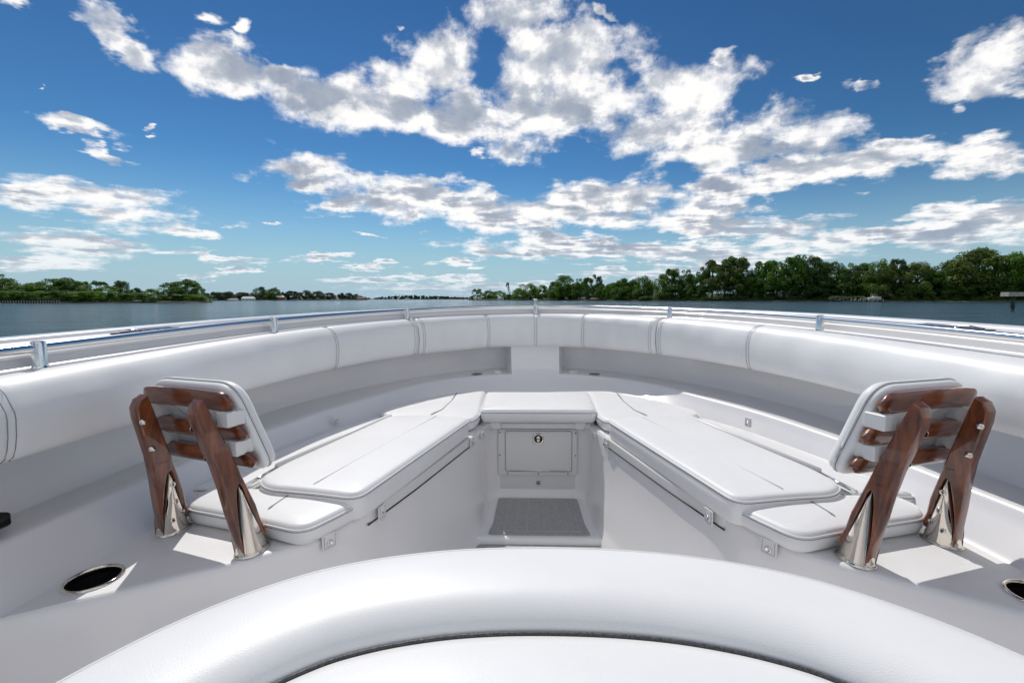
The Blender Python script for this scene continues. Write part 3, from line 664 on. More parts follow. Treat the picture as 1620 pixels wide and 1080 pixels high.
# ---------------------------------------------------------------- wooden backrests
def backrest(side):
    nm = 'left' if side < 0 else 'right'
    o3 = Vector((0.928, 1.195, -0.665)); root = empty('backrest', (side*o3.x, o3.y, o3.z))
    tag(root, f'{nm} backrest with white pad on two varnished wooden legs and steel cones', 'backrest', 'wooden backrests')
    ls = Vector((0.952, 0.306, 0)); fs = Vector((-0.306, 0.952, 0))        # along the seat width (outboard), forward
    def W(s, f, z): p = o3+(ls*s+fs*f+Vector((0,0,z)))*0.952; return Vector((side*p.x, p.y, p.z))
    out = [(-.054,.004),(-.066,.07),(-.080,.13),(-.094,.20),(-.112,.27),(-.134,.335),(-.151,.385),(-.157,.415),(-.150,.438),(-.134,.448),(-.128,.440),(-.116,.412),(-.097,.365),(-.075,.31),(-.052,.25),(-.029,.19),(-.006,.13),(.006,.085),(.021,.045),(.019,.034),(.010,.034),
           (.002,.055),(-.010,.090),(-.024,.130),(-.036,.165),(-.044,.192),(-.051,.204),(-.0575,.198),(-.061,.16),(-.0605,.10),(-.056,.045),(-.0495,.004)]
    for k, (s0, s1) in enumerate(((-.163, -.128), (.163, .088))):
        m = MB(); V = []; F = []; n = len(out); c = Vector((-.07, .22)); th = 0.0180
        prof = [(-1.0, 0.0045), (-0.86, 0.0012), (-0.6, 0), (0.6, 0), (0.86, 0.0012), (1.0, 0.0045)]
        # inward direction of the outline for the bevel
        P2 = [Vector(p) for p in out]
        for (a, ins) in prof:
            Q = offset(P2, ins)
            for q in Q:
                zz = q.y; s = s0+(s1-s0)*(zz/0.44)+a*th; V.append(W(s, q.x+0.022*zz/0.44, zz))
        for i in range(len(prof)-1):
            for j in range(n): F.append((i*n+j, i*n+(j+1)%n, (i+1)*n+(j+1)%n, (i+1)*n+j))
        F.append(tuple(range(n))); F.append(tuple((len(prof)-1)*n+j for j in range(n)))
        m.add(V, F); lg = m.build('leg', MT['wood'], root); tri(lg); sharp(lg, 24)
        # polished cone socket
        sm = MB(); rows = []
        for t in (0, .02, .05, .2, .4, .6, .8, .93, 1.0):
            z = 0.004+0.192*t; cf = -.015*(1-t)-.043*t; rf = .044*(1-t)+.004*t; rl = .036*(1-t)+.0195*t; sc = s0+(s1-s0)*(z/0.44)
            if t == 0: rf += .002; rl += .002
            if t == 1.0: rf *= .4; rl *= .7
            rows.append([W(sc+rl*math.cos(a), cf+rf*math.sin(a), z) for a in [2*math.pi*j/28 for j in range(28)]])
        sm.grid(rows, closed=True); sm.add(rows[-1], [tuple(range(28))])
        so_ = sm.build('socket', MT['brass'], root); sharp(so_, 60)
        bs = MB(); bs.grid([[W(s0+(.034)*r*math.cos(a), -.014+.046*r*math.sin(a), z) for a in [2*math.pi*j/28 for j in range(28)]] for r, z in ((1.08,0.0005),(1.1,.003),(1.04,.006),(0.9,.006))], closed=True)
        bs.build('base_flange', MT['brass'], so_)
        inn = 1 if s0 < 0 else -1                       # screws on the face towards the middle of the seat
        for (qq, z) in ((0.15, .162), (0.12, .106), (-.42, .050), (.50, .062)):
            t = (z-.004)/.192; rf = .044*(1-t)+.004*t; rl = .036*(1-t)+.0195*t; c0 = -.015*(1-t)-.043*t; q = qq; cf = c0+q*rf
            sc = s0+(s1-s0)*(z/.44)+inn*rl*math.sqrt(1-q*q); a = (W(sc+inn, cf, z)-W(sc, cf, z)).normalized()
            g = MB(); g.lathe(W(sc, cf, z)-a*0.001, [(0.0078,0),(0.0072,0.0022),(0.003,0.0034),(0,0.0022)], 12, axis=tuple(a)); g.tube([W(sc, cf-.004, z)+a*0.0026, W(sc, cf+.004, z)+a*0.0026], 0.0009, 4, mi=1); g.tube([W(sc, cf, z-.004)+a*0.0026, W(sc, cf, z+.004)+a*0.0026], 0.0009, 4, mi=1)
            g.build('screw', [MT['brass'], MT['dmat']], so_)
    # pad: leaning back, wider at the foot
    lean = lambda z: -0.004-(z-0.235)*0.235
    ol = rounded([Vector((-.205,.222)), Vector((.208,.222)), Vector((.178,.470)), Vector((-.146,.470))], [.045,.045,.062,.062], 8); ol = dens(ol, 0.03); cc = Vector((0,.36))
    nf, nz = Vector((0.973, 0.229)), None
    def PW(p, d): return W(p.x, lean(p.y)+0.018+d*0.973, p.y+d*0.229)
    rows = []
    for d, ins in ((-.0,.06),(-.0,.03),(.0,.012),(.003,.003),(.008,0.0),(.020,-.001),(.0225,.0012),(.025,-.001),(.036,.001),(.044,.006),(.050,.014),(.054,.028),(.0565,.05)):
        rows.append([PW(p, d) for p in offset(ol, ins)])
    Q = offset(ol, .05)
    for t in (.3,.6,.85,1.0): rows.append([PW(p+(cc-p)*t, .0565+.006*t) for p in Q])
    m = MB(); m.grid(rows, closed=True); m.add([PW(p, 0) for p in offset(ol, .06)], [tuple(range(len(ol)))]); pad = m.build('pad', MT['vinyl'], root)
    w = MB(); w.tube([PW(p, .0225) for p in offset(ol, -.0012)], .0028, 6, closed=True); w.build('piping', MT['pipe'], pad)
    w = MB(); w.tube([PW(p, .0175) for p in offset(ol, -.0012)], .0010, 5, closed=True); w.build('stitching', MT['stitch'], pad)
    # white spacer blocks and three slats between legs and pad
    for zc, hw, hx in ((0.262, .196, .170), (0.342, .188, .172), (0.428, .166, .176)):
        hh = 0.026 if zc < 0.42 else 0.029; rows = []; N = 26
        sec = [(-.011,-hh*.6),(-.008,-hh*.92),(0,-hh),(.008,-hh*.92),(.011,-hh*.6),(.011,hh*.6),(.008,hh*.92),(0,hh),(-.008,hh*.92),(-.011,hh*.6)]
        for i in range(N+1):
            s = -hw+(hw+hx)*i/N; e = min(1, max(0, min(s+hw, hx-s))/.032); k = math.sqrt(max(0.0, 1-(1-e)**2))*0.9+0.1
            lift = 0.006*math.cos(s/hw*1.4) if zc > .42 else 0.0
            rows.append([W(s, lean(zc+q*k)-0.002+p*(0.5+0.5*k), zc+q*k+lift) for p, q in sec])
        m = MB(); m.grid(rows, closed=True); m.add(rows[0], [tuple(range(10))[::-1]]); m.add(rows[-1], [tuple(range(10))]); sl = m.build('slat', MT['woodx'], root); sharp(sl, 50)
    for zc in (0.302, 0.386):
        for s in (-.150, .150):
            m = MB(); R3 = Matrix((Vector((ls.x*side, ls.y, 0)), Vector((fs.x*side, fs.y, 0)), Vector((0,0,1)))).transposed()
            m.box(W(s, lean(zc)-0.004, zc), (0.040, 0.050, 0.038), R3, bev=0.002); m.build('spacer_block', MT['pipe'], root, smooth=False)
            s2 = (1 if s > 0 else -1)*((.163-.075*zc/.44 if s > 0 else .163-.035*zc/.44)-.0180); a = (W(0, 0, 0)-W(s, 0, 0)).normalized()
            g = MB(); ff = -.020-(zc-.1)*.30; g.lathe(W(s2, ff-.015, zc-.012), [(0.0085,-0.002),(0.0085,0.001),(0.006,0.003),(0.0045,0.006),(0,0.007)], 14, axis=tuple(a)); g.build('bolt', MT['brass'], root)
    return root
def tri(o):
    import bmesh
    b = bmesh.new(); b.from_mesh(o.data); bmesh.ops.triangulate(b, faces=[f for f in b.faces if len(f.verts) > 4]); b.to_mesh(o.data); b.free()
backrest(-1); backrest(1)

# ---------------------------------------------------------------- padded console seat at the camera's feet
con = empty('console_lounge_seat', (0, 0.1, -1.109)); tag(con, 'large white console seat in the foreground, raised front bolster and dark grey piping', 'seat')
def oc(t):     # front edge plan of the console bolster, t -1..1
    P = [(x*1.015, y*1.02) for x, y in [(0,.670),(.10,.666),(.19,.653),(.28,.628),(.36,.590),(.44,.525),(.50,.445),(.54,.35),(.56,.2),(.57,-.1),(.57,-.5)]]
    p = catmull(P, abs(t)*10); return Vector((p.x if t >= 0 else -p.x, p.y))
def nc(t):
    a = oc(max(-1, t-.01)); b = oc(min(1, t+.01)); d = (b-a).normalized(); return Vector((-d.y, d.x))
rows = []; T = [k/60 for k in range(-60, 61)]
sec = [(-.008,-.60),(-.010,-.425),(.001,-.402),(.003,-.394),(0,-.390),(-.010,-.3855),(-.03,-.383),(-.06,-.382),(-.098,-.3828),(-.116,-.386),(-.130,-.3925),(-.140,-.401),(-.146,-.410),(-.148,-.420),(-.148,-.50)]
def CP(t, o, z):
    p = oc(t); q = nc(t); # cushion width widens a little at the front
    return Vector((p.x+q.x*o+0.002, p.y+q.y*o, z))
rows = [[CP(t, o, z) for o, z in sec] for t in T]
m = MB(); m.grid(rows); m.build('front_bolster', MT['vinylbig'], con)
w = MB(); w.tube([CP(t, 0.004, -.3925) for t in T], .0024, 6); w.build('edge_piping', MT['pipe'], con)
w = MB(); w.tube([CP(t, 0.003, -.3980) for t in T], .0012, 5); w.build('edge_stitching', MT['stitch'], con)
w = MB(); w.tube([CP(t, -0.1500, -.4150) for t in T], .0024, 10); w.build('groove_piping', MT['dpipe'], con)
rows = []
for o, z in ((-.150,-.52),(-.150,-.422),(-.154,-.4155),(-.166,-.4130),(-.203,-.4115)): rows.append([CP(t, o, z) for t in T])
inner = [CP(t, -.203, -.4115) for t in T]; yb = -0.5
for k in (.15,.35,.6,.85,1.0): rows.append([Vector((p.x*(1-k)-0.012*k, p.y+(-.25-p.y)*k*(0.6 if p.y > -.25 else 1), -.4115+.010*(1-(1-k)**2))) for p in inner])
m = MB(); m.grid(rows); m.build('seat_pad', MT['vinylbig'], con)
rows = [[CP(t, -.030, z) for t in T] for z in (-1.109, -.42)]
m = MB(); m.grid(rows); m.build('console_base', MT['gel'], con)

# ---------------------------------------------------------------- level the boat's heel
lvl = (Matrix.Rotation(YAW, 3, 'Z') @ Matrix.Rotation(-PITCH, 3, 'X'))
rollm = lvl @ Matrix.Rotation(-ROLL, 3, 'Y') @ lvl.inverted()
HEEL = Matrix.Translation((XC, 0, WZ)) @ rollm.to_4x4() @ Matrix.Translation((-XC, 0, 0))
for o in TOPS:
    o.matrix_world = HEEL @ (Matrix.Translation(o.location) @ o.rotation_euler.to_matrix().to_4x4())

# ---------------------------------------------------------------- water, banks, far shores (level world, water at z = 0)
def wpos(u, dist): a, b = gray(u, 473); return Vector((XC+a*dist, dist, 0))
def hgt(v, dist, u=810): a, b = gray(u, v); return WZ+b*dist
wv = []; NX = 1
m = MB(); m.add([(-7000,-3000,0),(7000,-3000,0),(7000,9000,0),(-7000,9000,0)], [(0,1,2,3)])
o = m.build('water', MT['water'], None, smooth=False); tag(o, kind='structure')
def m_ground(name, a, b, sc): 
    m, nt, bb = base_mat(name); vary(nt, bb, a, b, sc); bb.inputs['Roughness'].default_value = 0.9; return m
MT['bank'] = m_ground('dark_bank', (0.035,0.04,0.02), (0.09,0.085,0.05), 0.4)
MT['lawn'] = m_ground('lawn_grass', (0.10,0.20,0.03), (0.16,0.28,0.05), 0.3)
def bank(name, pts, depth, h=0.7, rise=0.6):
    """pts = [(u, distance)] along the waterline; a low bank rising inland"""
    rows = [[], [], [], []]; rnd = random.Random(3)
    P = []
    for (u0, d0), (u1, d1) in zip(pts, pts[1:]):
        k = 14
        P += [(u0+(u1-u0)*i/k, d0+(d1-d0)*i/k) for i in range(k)]
    P.append(pts[-1])
    for u, d in P:
        p = wpos(u, d); q = p.normalized(); j = rnd.uniform(-.35, .35)
        rows[0].append(Vector((p.x, p.y, -0.4))); a = p+q*(0.6+j); rows[1].append(Vector((a.x, a.y, h*0.55+j*.2)))
        a = p+q*(3+j); rows[2].append(Vector((a.x, a.y, h))); a = p+q*depth; rows[3].append(Vector((a.x, a.y, h+rise)))
    m = MB(); m.grid(rows); o = m.build(name, MT['bank'], None, smooth=False); tag(o, kind='structure'); return o
LEFT = [(-620,120),(-300,135),(0,165),(130,172),(330,190)]
LFAR = [(300,470),(420,560),(500,640),(583,780)]
CENT = [(560,2300),(640,2000),(748,1700)]
RFAR = [(742,700),(800,620),(880,520),(945,430),(1010,370)]
RIGHT = [(960,405),(1060,350),(1200,300),(1400,255),(1560,232),(1660,222),(1950,190),(2300,150)]
bank('ground_left_bank', LEFT, 60, .7, 1.8); bank('ground_left_far_bank', LFAR, 140, .7, 3.5); bank('ground_far_bank', CENT, 300, 1.2, 3); bank('ground_right_far_bank', RFAR, 120, .7, 4); bank('ground_right_bank', RIGHT, 60, .7, 5.5)
def dist_on(line, u):
    for (u0, d0), (u1, d1) in zip(line, line[1:]):
        if u0 <= u <= u1: return d0+(d1-d0)*(u-u0)/(u1-u0)
    return line[0][1] if u < line[0][0] else line[-1][1]

LEAF = dict(oak=m_leaf('oak_leaves', (0.036,0.095,0.010), (0.160,0.290,0.028)), bright=m_leaf('bright_leaves', (0.055,0.140,0.010), (0.16,0.34,0.02), 0.5),
            dark=m_leaf('dark_leaves', (0.024,0.066,0.011), (0.095,0.185,0.024)), olive=m_leaf('olive_leaves', (0.060,0.110,0.013), (0.195,0.270,0.045)),
            mid=m_leaf('mid_leaves', (0.044,0.120,0.010), (0.170,0.320,0.024)), far=m_leaf('far_leaves', (0.020,0.046,0.012), (0.065,0.105,0.028)))
MT['bark'] = m_ground('bark', (0.05,0.04,0.03), (0.12,0.10,0.08), 3)
def leaf_cloud(rnd, lobes, n, size, up=0.35):
    V = []; F = []; tot = sum(r**2 for _, r in lobes)
    for c, r in lobes:
        k = max(6, int(n*r*r/tot)); c = Vector(c)
        for _ in range(k):
            d = Vector((rnd.gauss(0,1), rnd.gauss(0,1), rnd.gauss(0,1)+up)).normalized(); rad = r*(0.55+0.55*rnd.random()**0.6)*(1+0.25*noise.noise(d*2.3+c*5))
            p = c+Vector((d.x, d.y, d.z*0.85))*rad
            nn = (d+Vector((rnd.uniform(-.8,.8), rnd.uniform(-.8,.8), rnd.uniform(-.5,.9)))).normalized()
            a = nn.orthogonal().normalized(); b = nn.cross(a); an = rnd.uniform(0, 6.28); a, b = a*math.cos(an)+b*math.sin(an), b*math.cos(an)-a*math.sin(an)
            s = size*rnd.uniform(.6, 1.35); i = len(V); V += [p-a*s-b*s*.3, p+b*s*.7, p+a*s-b*s*.2, p-b*s*.8]; F.append((i,i+1,i+2,i+3))
    return V, F
def crown_proto(kind, seed):
    rnd = random.Random(seed); lobes = []
    if kind == 'oak':        # broad, low skirt, lumpy outline
        for k in range(46):
            z = rnd.uniform(.12, .93); w = 0.50*math.sin(math.pi*min(1, (z*0.92+.13)))**0.55; a = rnd.uniform(0, 6.28); q = w*rnd.uniform(.45, .95)
            lobes.append(((q*math.cos(a), q*math.sin(a), z-.03), rnd.uniform(.075, .15)))
        n, sz = 8200, .0175
    elif kind == 'tall':     # open top, separate leafy masses on limbs
        for k in range(34):
            z = rnd.uniform(.25, .93); w = .42*math.sin(math.pi*min(1, z*.8+.2))**.6; a = rnd.uniform(0, 6.28); q = w*rnd.uniform(.5, 1.0)
            lobes.append(((q*math.cos(a), q*math.sin(a), z), rnd.uniform(.06, .115)))
        n, sz = 6800, .0165
    elif kind == 'umbrella':
        for k in range(18):
            a = rnd.uniform(0, 6.28); q = rnd.uniform(.05, .5); lobes.append(((q*math.cos(a), q*math.sin(a), .88-.25*q+rnd.uniform(-.05,.03)), rnd.uniform(.05, .09)))
        n, sz = 2400, .018
    elif kind == 'cone':
        for k in range(30):
            z = rnd.uniform(.08, .95); w = .46*(1-z)**.5*min(1, z*4); a = rnd.uniform(0, 6.28); q = w*rnd.uniform(.4, .9); lobes.append(((q*math.cos(a), q*math.sin(a), z), rnd.uniform(.07, .12)*(1.2-z*.5)))
        n, sz = 5200, .019
    elif kind == 'pine':
        for k in range(15):
            z = rnd.uniform(.35, .97); a = rnd.uniform(0, 6.28); q = rnd.uniform(.03, .26)*(1.15-z); lobes.append(((q*math.cos(a)*2, q*math.sin(a)*2, z), rnd.uniform(.03, .07)))
        n, sz = 1700, .016
    else:                    # shrub
        for k in range(26):
            z = rnd.uniform(.05, .8); w = .55*math.cos(z*1.5)**.5; a = rnd.uniform(0, 6.28); q = w*rnd.uniform(.2, .95); lobes.append(((q*math.cos(a), q*math.sin(a), z), rnd.uniform(.10, .19)))
        n, sz = 3800, .028
    V, F = leaf_cloud(rnd, lobes, n, sz)
    t = MB(); lean = rnd.uniform(-.03, .03); top = {'umbrella': .8, 'pine': .95, 'shrub': .4}.get(kind, .7)
    r0 = .022 if kind != 'pine' else .012
    t.tube([(0,0,-.03),(lean*.3,0,.1),(lean,.01,top*.5),(lean*1.3,0,top)], [r0*1.3, r0, r0*.7, r0*.25], 7)
    for k in range(7 if kind != 'shrub' else 3):
        c, r = lobes[(k*5) % len(lobes)]; z0 = max(.08, min(top*.8, c[2]*.6)); t.tube([(lean*.8,0,z0), (c[0]*.5, c[1]*.5, (z0+c[2])/2-.01), c], [r0*.5, r0*.35, r0*.12], 5)
    return V, F, t
PROTO = {}
def tree(kind, leaf, u, v_top, w_px, dist, label, group, seed=0, cat='tree', name=None, base_h=0.8):
    key = (kind, leaf, seed % (3 if kind in ('oak','tall') else 2))
    H = hgt(v_top, dist, u)-base_h; Wd = w_px/720*dist*1.06
    nm = name or ('shrub' if kind == 'shrub' else ('pine_tree' if kind == 'pine' else 'tree'))
    p = wpos(u, dist); root = empty(nm, (p.x, p.y, base_h), boat=False); tag(root, label, cat, group)
    if key not in PROTO:
        V, F, t = crown_proto(kind, 11+31*len(PROTO)); c = mk('crown', V, F, LEAF[leaf], root, smooth=False, local=True); k = t.build('trunk', MT['bark'], root, local=True); PROTO[key] = (c, k)
    else:
        for q in PROTO[key]:
            d = q.copy(); C.objects.link(d); d.parent = root
    root.rotation_euler = (0, 0, (seed*2.399) % 6.28)
    rndw = {'oak':1.0,'tall':.92,'umbrella':1.1,'cone':.88,'pine':.55,'shrub':1.25}[kind]
    for d in root.children: d.scale = (Wd/rndw, Wd/rndw, H*1.02)
    return root
def wood(name, line, u0, u1, tops, leaf, depth, n, size, seed, back=14):
    """a stretch of woodland that reads as one mass behind the single trees"""
    rnd = random.Random(seed); lobes = []
    for k in range(n):
        u = rnd.uniform(u0, u1); d = dist_on(line, u)+rnd.uniform(back, depth)
        vt = tops[0][1]
        for (a, va), (b, vb) in zip(tops, tops[1:]):
            if a <= u <= b: vt = va+(vb-va)*(u-a)/(b-a)
        H = hgt(vt, dist_on(line, u)+back, u); r = rnd.uniform(.10, .2)*H; z = rnd.uniform(.05, 1)**.8*max(1, H-r); p = wpos(u, d)
        lobes.append(((p.x, p.y, z+rnd.uniform(-.5,.5)), r))
    V, F = leaf_cloud(rnd, lobes, n*150, size)
    o = mk(name, V, F, LEAF[leaf], None, smooth=False); tag(o, kind='stuff'); o['label'] = tag_lab[name]; o['category'] = 'woodland'; return o
tag_lab = {'woodland_right': 'dense dark wood behind the separate trees of the right shore', 'woodland_left': 'green thicket behind the trees of the near left shore', 'woodland_far_left': 'dark wood behind the boathouses on the far left shore',
           'woodland_centre': 'thin dark line of distant trees on the horizon ahead', 'woodland_far_right': 'dark wood behind the trees right of the bow'}
wood('woodland_right', RIGHT, 955, 1990, [(955,450),(1040,442),(1100,432),(1180,418),(1240,420),(1420,424),(1500,420),(1560,412),(1700,405),(1990,360)], 'oak', 45, 520, .5, 5)
wood('woodland_left', LEFT, -500, 335, [(-500,430),(0,446),(60,450),(130,450),(180,456),(240,459),(270,455),(335,464)], 'mid', 25, 330, .26, 6, back=8)
wood('woodland_far_left', LFAR, 322, 586, [(322,461),(400,463),(470,461),(520,463),(560,467),(586,471)], 'far', 60, 220, .9, 7)
wood('woodland_centre', CENT, 590, 752, [(590,471),(620,467.5),(650,467),(700,468),(735,470),(752,471)], 'far', 120, 260, 2.2, 8)
wood('woodland_far_right', RFAR, 762, 1000, [(762,466),(800,465),(815,460),(860,456),(905,446),(940,446),(1000,446)], 'oak', 60, 230, .8, 9)

ORD = ['first','second','third','fourth','fifth','sixth','seventh','eighth','ninth','tenth','eleventh','twelfth','thirteenth','fourteenth','fifteenth','sixteenth','seventeenth','eighteenth','nineteenth','twentieth',
       'twenty-first','twenty-second','twenty-third','twenty-fourth','twenty-fifth','twenty-sixth','twenty-seventh','twenty-eighth','twenty-ninth','thirtieth','thirty-first','thirty-second']
DESC = {'oak': 'dark green broad tree', 'bright': 'bright green tree', 'dark': 'very dark tree', 'olive': 'olive green tree', 'mid': 'mid green tree', 'far': 'dull green distant tree'}
def shore_trees(rows, line, where, group, back, base=0.8):
    rows = sorted(rows, key=lambda r: r[2]); n = {}
    for i, (kind, leaf, u, v, w) in enumerate(rows):
        sh = kind == 'shrub'; d = DESC[leaf]
        if sh: d = d.replace('tree', 'shrub')
        elif kind == 'pine': d = 'thin sparse pine'
        elif kind == 'umbrella': d = 'flat-topped '+d
        elif kind == 'cone': d = 'rounded cone-shaped '+d
        elif kind == 'tall': d = 'tall open-crowned '+d
        k = n.get(d, 0); n[d] = k+1
        tree(kind, leaf, u, v, w, dist_on(line, u)+back+((i*7) % 5)+(0 if not sh else -back+2), f'{d}, {ORD[k]} such from the left {where}', group, seed=i, cat='shrub' if sh else 'tree', base_h=base)
shore_trees([('oak','oak',4,433,44),('oak','oak',28,446,44),('oak','mid',66,446,50),('oak','mid',88,441,52),('oak','mid',108,440,50),('oak','oak',130,446,40),('umbrella','mid',154,442,40),('oak','dark',194,443,30),('oak','dark',217,455,20),('oak','mid',172,452,36),
    ('oak','mid',240,457,34),('oak','mid',272,447,42),('oak','mid',293,442,44),('tall','mid',306,444,34),('shrub','mid',14,458,60),('shrub','mid',48,459,50),('shrub','mid',76,458,46),('shrub','oak',104,458,48),('shrub','mid',128,460,46),
    ('shrub','mid',150,458,44),('shrub','oak',176,460,36),('shrub','bright',200,463,34),('shrub','mid',226,461,42),('shrub','mid',256,465,28),('shrub','bright',282,465,36),('shrub','mid',306,464,40),('shrub','bright',322,468,16),
    ('oak','mid',-40,440,60),('oak','oak',-110,430,80)], LEFT, 'on the near left shore', 'trees on the near left shore', 12)
shore_trees([('oak','far',344,462,24),('oak','far',362,461,26),('oak','far',384,462,26),('oak','oak',413,454,26),('oak','oak',435,454,26),('shrub','oak',428,465,24),('oak','far',462,460,26),('oak','far',482,459,26),('oak','far',503,460,26),
    ('oak','far',523,463,20),('tall','far',541,463,12),('oak','far',552,463,16),('oak','far',564,465,16),('shrub','far',576,470,10)], LFAR, 'on the far left shore', 'trees on the far left shore', 6)
shore_trees([('tall','oak',755,457,20),('shrub','oak',746,468,12),('oak','oak',774,458,24),('oak','mid',790,460,26),('pine','oak',802.5,445,9),('oak','oak',806,464,10),('oak','oak',835,448,38),('oak','oak',820,456,26),('oak','mid',858,451,22),('oak','oak',876,446,26),('oak','mid',893,436,42),('oak','oak',882,452,32),
    ('tall','oak',916,441,24),('tall','oak',930,439,22),('tall','dark',943,434,22),('oak','bright',966,448,26),('oak','oak',952,452,22),('oak','mid',980,445,24)], RFAR, 'right of the bow', 'trees on the shore right of the bow', 6)
shore_trees([('oak','mid',998,443,34),('oak','oak',985,441,30),('oak','oak',1018,436,38),('oak','oak',1048,434,36),('tall','oak',1062,425,32),('tall','oak',1083,427,34),('tall','oak',1107,422,36),('tall','olive',1126,412,44),('tall','olive',1146,404,50),('tall','olive',1168,408,46),('tall','bright',1207,414,44),('tall','bright',1229,412,42),
    ('tall','bright',1252,408,50),('tall','oak',1262,404,40),('oak','oak',1190,428,34),('oak','dark',1284,405,44),('oak','dark',1312,414,44),('oak','oak',1342,415,40),('oak','oak',1366,417,44),('oak','olive',1402,421,56),('oak','oak',1386,410,40),('tall','dark',1415,410,36),('oak','olive',1448,416,56),
    ('oak','oak',1478,420,44),('oak','olive',1505,412,52),('oak','olive',1546,394,84),('oak','oak',1520,404,50),('oak','mid',1588,404,56),('oak','bright',1612,398,60),('oak','olive',1640,400,70),('oak','oak',1700,395,80),('shrub','olive',1000,466,26),('shrub','mid',1022,468,24),('oak','mid',1098,450,34),('oak','dark',1010,456,26),
    ('shrub','bright',1388,463,16),('oak','dark',1470,440,60),('oak','dark',1530,440,70),('oak','dark',1580,438,60),('oak','dark',1340,440,50),('oak','dark',1420,446,50),('oak','oak',1070,446,40),('oak','dark',1165,440,60),('oak','dark',1240,442,60),('oak','dark',1300,440,50),('oak','dark',1620,436,60)],
    RIGHT, 'on the near right shore', 'trees on the near right shore', 10)

# undergrowth right at the water on the right shore
def undergrowth(name, line, u0, u1, h, leaf, n, sz, seed, lab, gaps=()):
    rnd = random.Random(seed); lob = []
    while len(lob) < n:
        u = rnd.uniform(u0, u1)
        if any(a < u < b for a, b in gaps): continue
        d = dist_on(line, u)+rnd.uniform(2.5, 9); p = wpos(u, d); r = rnd.uniform(.35, .8)*h; lob.append(((p.x, p.y, .6+r*.4), r))
    V, F = leaf_cloud(rnd, lob, n*70, sz); o = mk(name, V, F, LEAF[leaf], None, smooth=False); tag(o, lab, 'undergrowth', kind='stuff')
undergrowth('undergrowth', RIGHT, 965, 1900, 2.6, 'dark', 230, .3, 21, 'dark low undergrowth along the right waterline', gaps=((1312,1352),(1080,1100),(1366,1398)))
undergrowth('undergrowth', LEFT, -300, 335, 1.3, 'mid', 120, .16, 22, 'low green growth along the left waterline')

def house(u, dist, w_px, v_eave, v_ridge, label, wall, roof, base=0.9, depth=8, gable=False, name='house', nwin=3, cat='house'):
    p = wpos(u, dist); he = hgt(v_eave, dist, u)-base; hr = hgt(v_ridge, dist, u)-base; hw = w_px/720*dist/2
    root = empty(name, (p.x, p.y, base), -math.atan2(p.x, p.y)*1.0, boat=False); tag(root, label, cat)
    m = MB(); m.box((0, depth/2, he/2), (2*hw, depth, he))
    if gable: m.add([(-hw,0.0,he),(hw,0.0,he),(0,0.0,hr-.15),(-hw,depth,he),(hw,depth,he),(0,depth,hr-.15)], [(0,1,2),(3,5,4)])
    m.build('wall', wall, root, smooth=False, local=True); e = .35; r = MB()
    if gable:
        for s in (-1, 1): r.add([(0,-e,hr),(s*(hw+e),-e,he-.2),(s*(hw+e),depth+e,he-.2),(0,depth+e,hr),(0,-e,hr-.22),(s*(hw+e),-e,he-.42),(s*(hw+e),depth+e,he-.42),(0,depth+e,hr-.22)], [(0,1,2,3),(4,7,6,5),(0,4,5,1),(1,5,6,2),(2,6,7,3)])
    else: r.add([(-hw-e,-e,he),(hw+e,-e,he),(hw+e,depth+e,he),(-hw-e,depth+e,he),(-hw*.75,depth/2,hr),(hw*.75,depth/2,hr)], [(0,1,5,4),(1,2,5),(2,3,4,5),(3,0,4),(3,2,1,0)])
    r.build('roof', roof, root, smooth=False, local=True)
    for k in range(nwin):
        x = -hw+2*hw*(k+.5)/nwin; g = MB(); g.box((x, -.04, he*.55), (min(1.1, hw*.5), .08, he*.38)); g.build('window', MT['glass'], root, smooth=False, local=True)
    return root
MT['glass'] = plain('window_glass', (0.02,0.025,0.03), 0.1)
whi = plain('white_paint', (0.72,0.72,0.70), .6); gr_ = plain('grey_roofing', (0.30,0.31,0.32), .8); red = m_ground('red_brick', (0.22,0.07,0.05), (0.28,0.09,0.06), 2); brn = plain('brown_roof', (0.16,0.09,0.06), .8); wdn = m_ground('weathered_wood', (0.16,0.12,0.09), (0.26,0.21,0.16), 2)
pale = plain('pale_roof', (0.5,0.5,0.5), .7)
house(245, 186, 7, 467.5, 462, 'white gabled cottage among the shrubs on the near left shore', whi, gr_, gable=True, depth=5, nwin=1)
house(393, 528, 20, 472.2, 469, 'open grey-roofed dock house on the far left shore', whi, pale, base=.6, nwin=4)
house(443, 575, 13, 470, 467.3, 'red brick house with a pale roof on the far left shore', red, pale, base=.8, nwin=2)
house(369, 515, 15, 474, 472, 'low pale boathouse at the waterline left of the grey-roofed dock house', whi, gr_, base=.4, nwin=3)
house(571, 745, 14, 472.5, 470, 'small brown-roofed waterside pavilion at the tip of the far left shore', red, brn, base=.3, nwin=3)
house(792, 628, 9, 471.5, 468.5, 'small white house between the trees right of the bow', whi, pale, base=.6, nwin=2)
house(941, 425, 15, 473.5, 470.5, 'brown wooden pier hut standing over the water right of the bow', wdn, brn, base=.9, depth=4, name='pier_hut', nwin=2, cat='hut')
for i, u in enumerate((525, 533)):
    p = wpos(u, 670); root = empty('moored_boat', (p.x, p.y, 0), boat=False); tag(root, ['small white boat moored off the far left shore, the left of two', 'small white boat moored off the far left shore, the right of two'][i], 'boat', 'boats off the far left shore')
    m = MB(); m.grid([[Vector((x, y*w, z)) for x, w in ((-3,.7),(-1.5,1),(1,1),(2.5,.6),(3.4,.05))] for y, z in ((-1,1.0),(-.7,.1),(.7,.1),(1,1.0))]); m.build('hull', whi, root, local=True)
    m = MB(); m.box((-.3,0,1.25),(2.2,1.3,.8), bev=.15); m.build('cabin', whi, root, local=True, smooth=False)

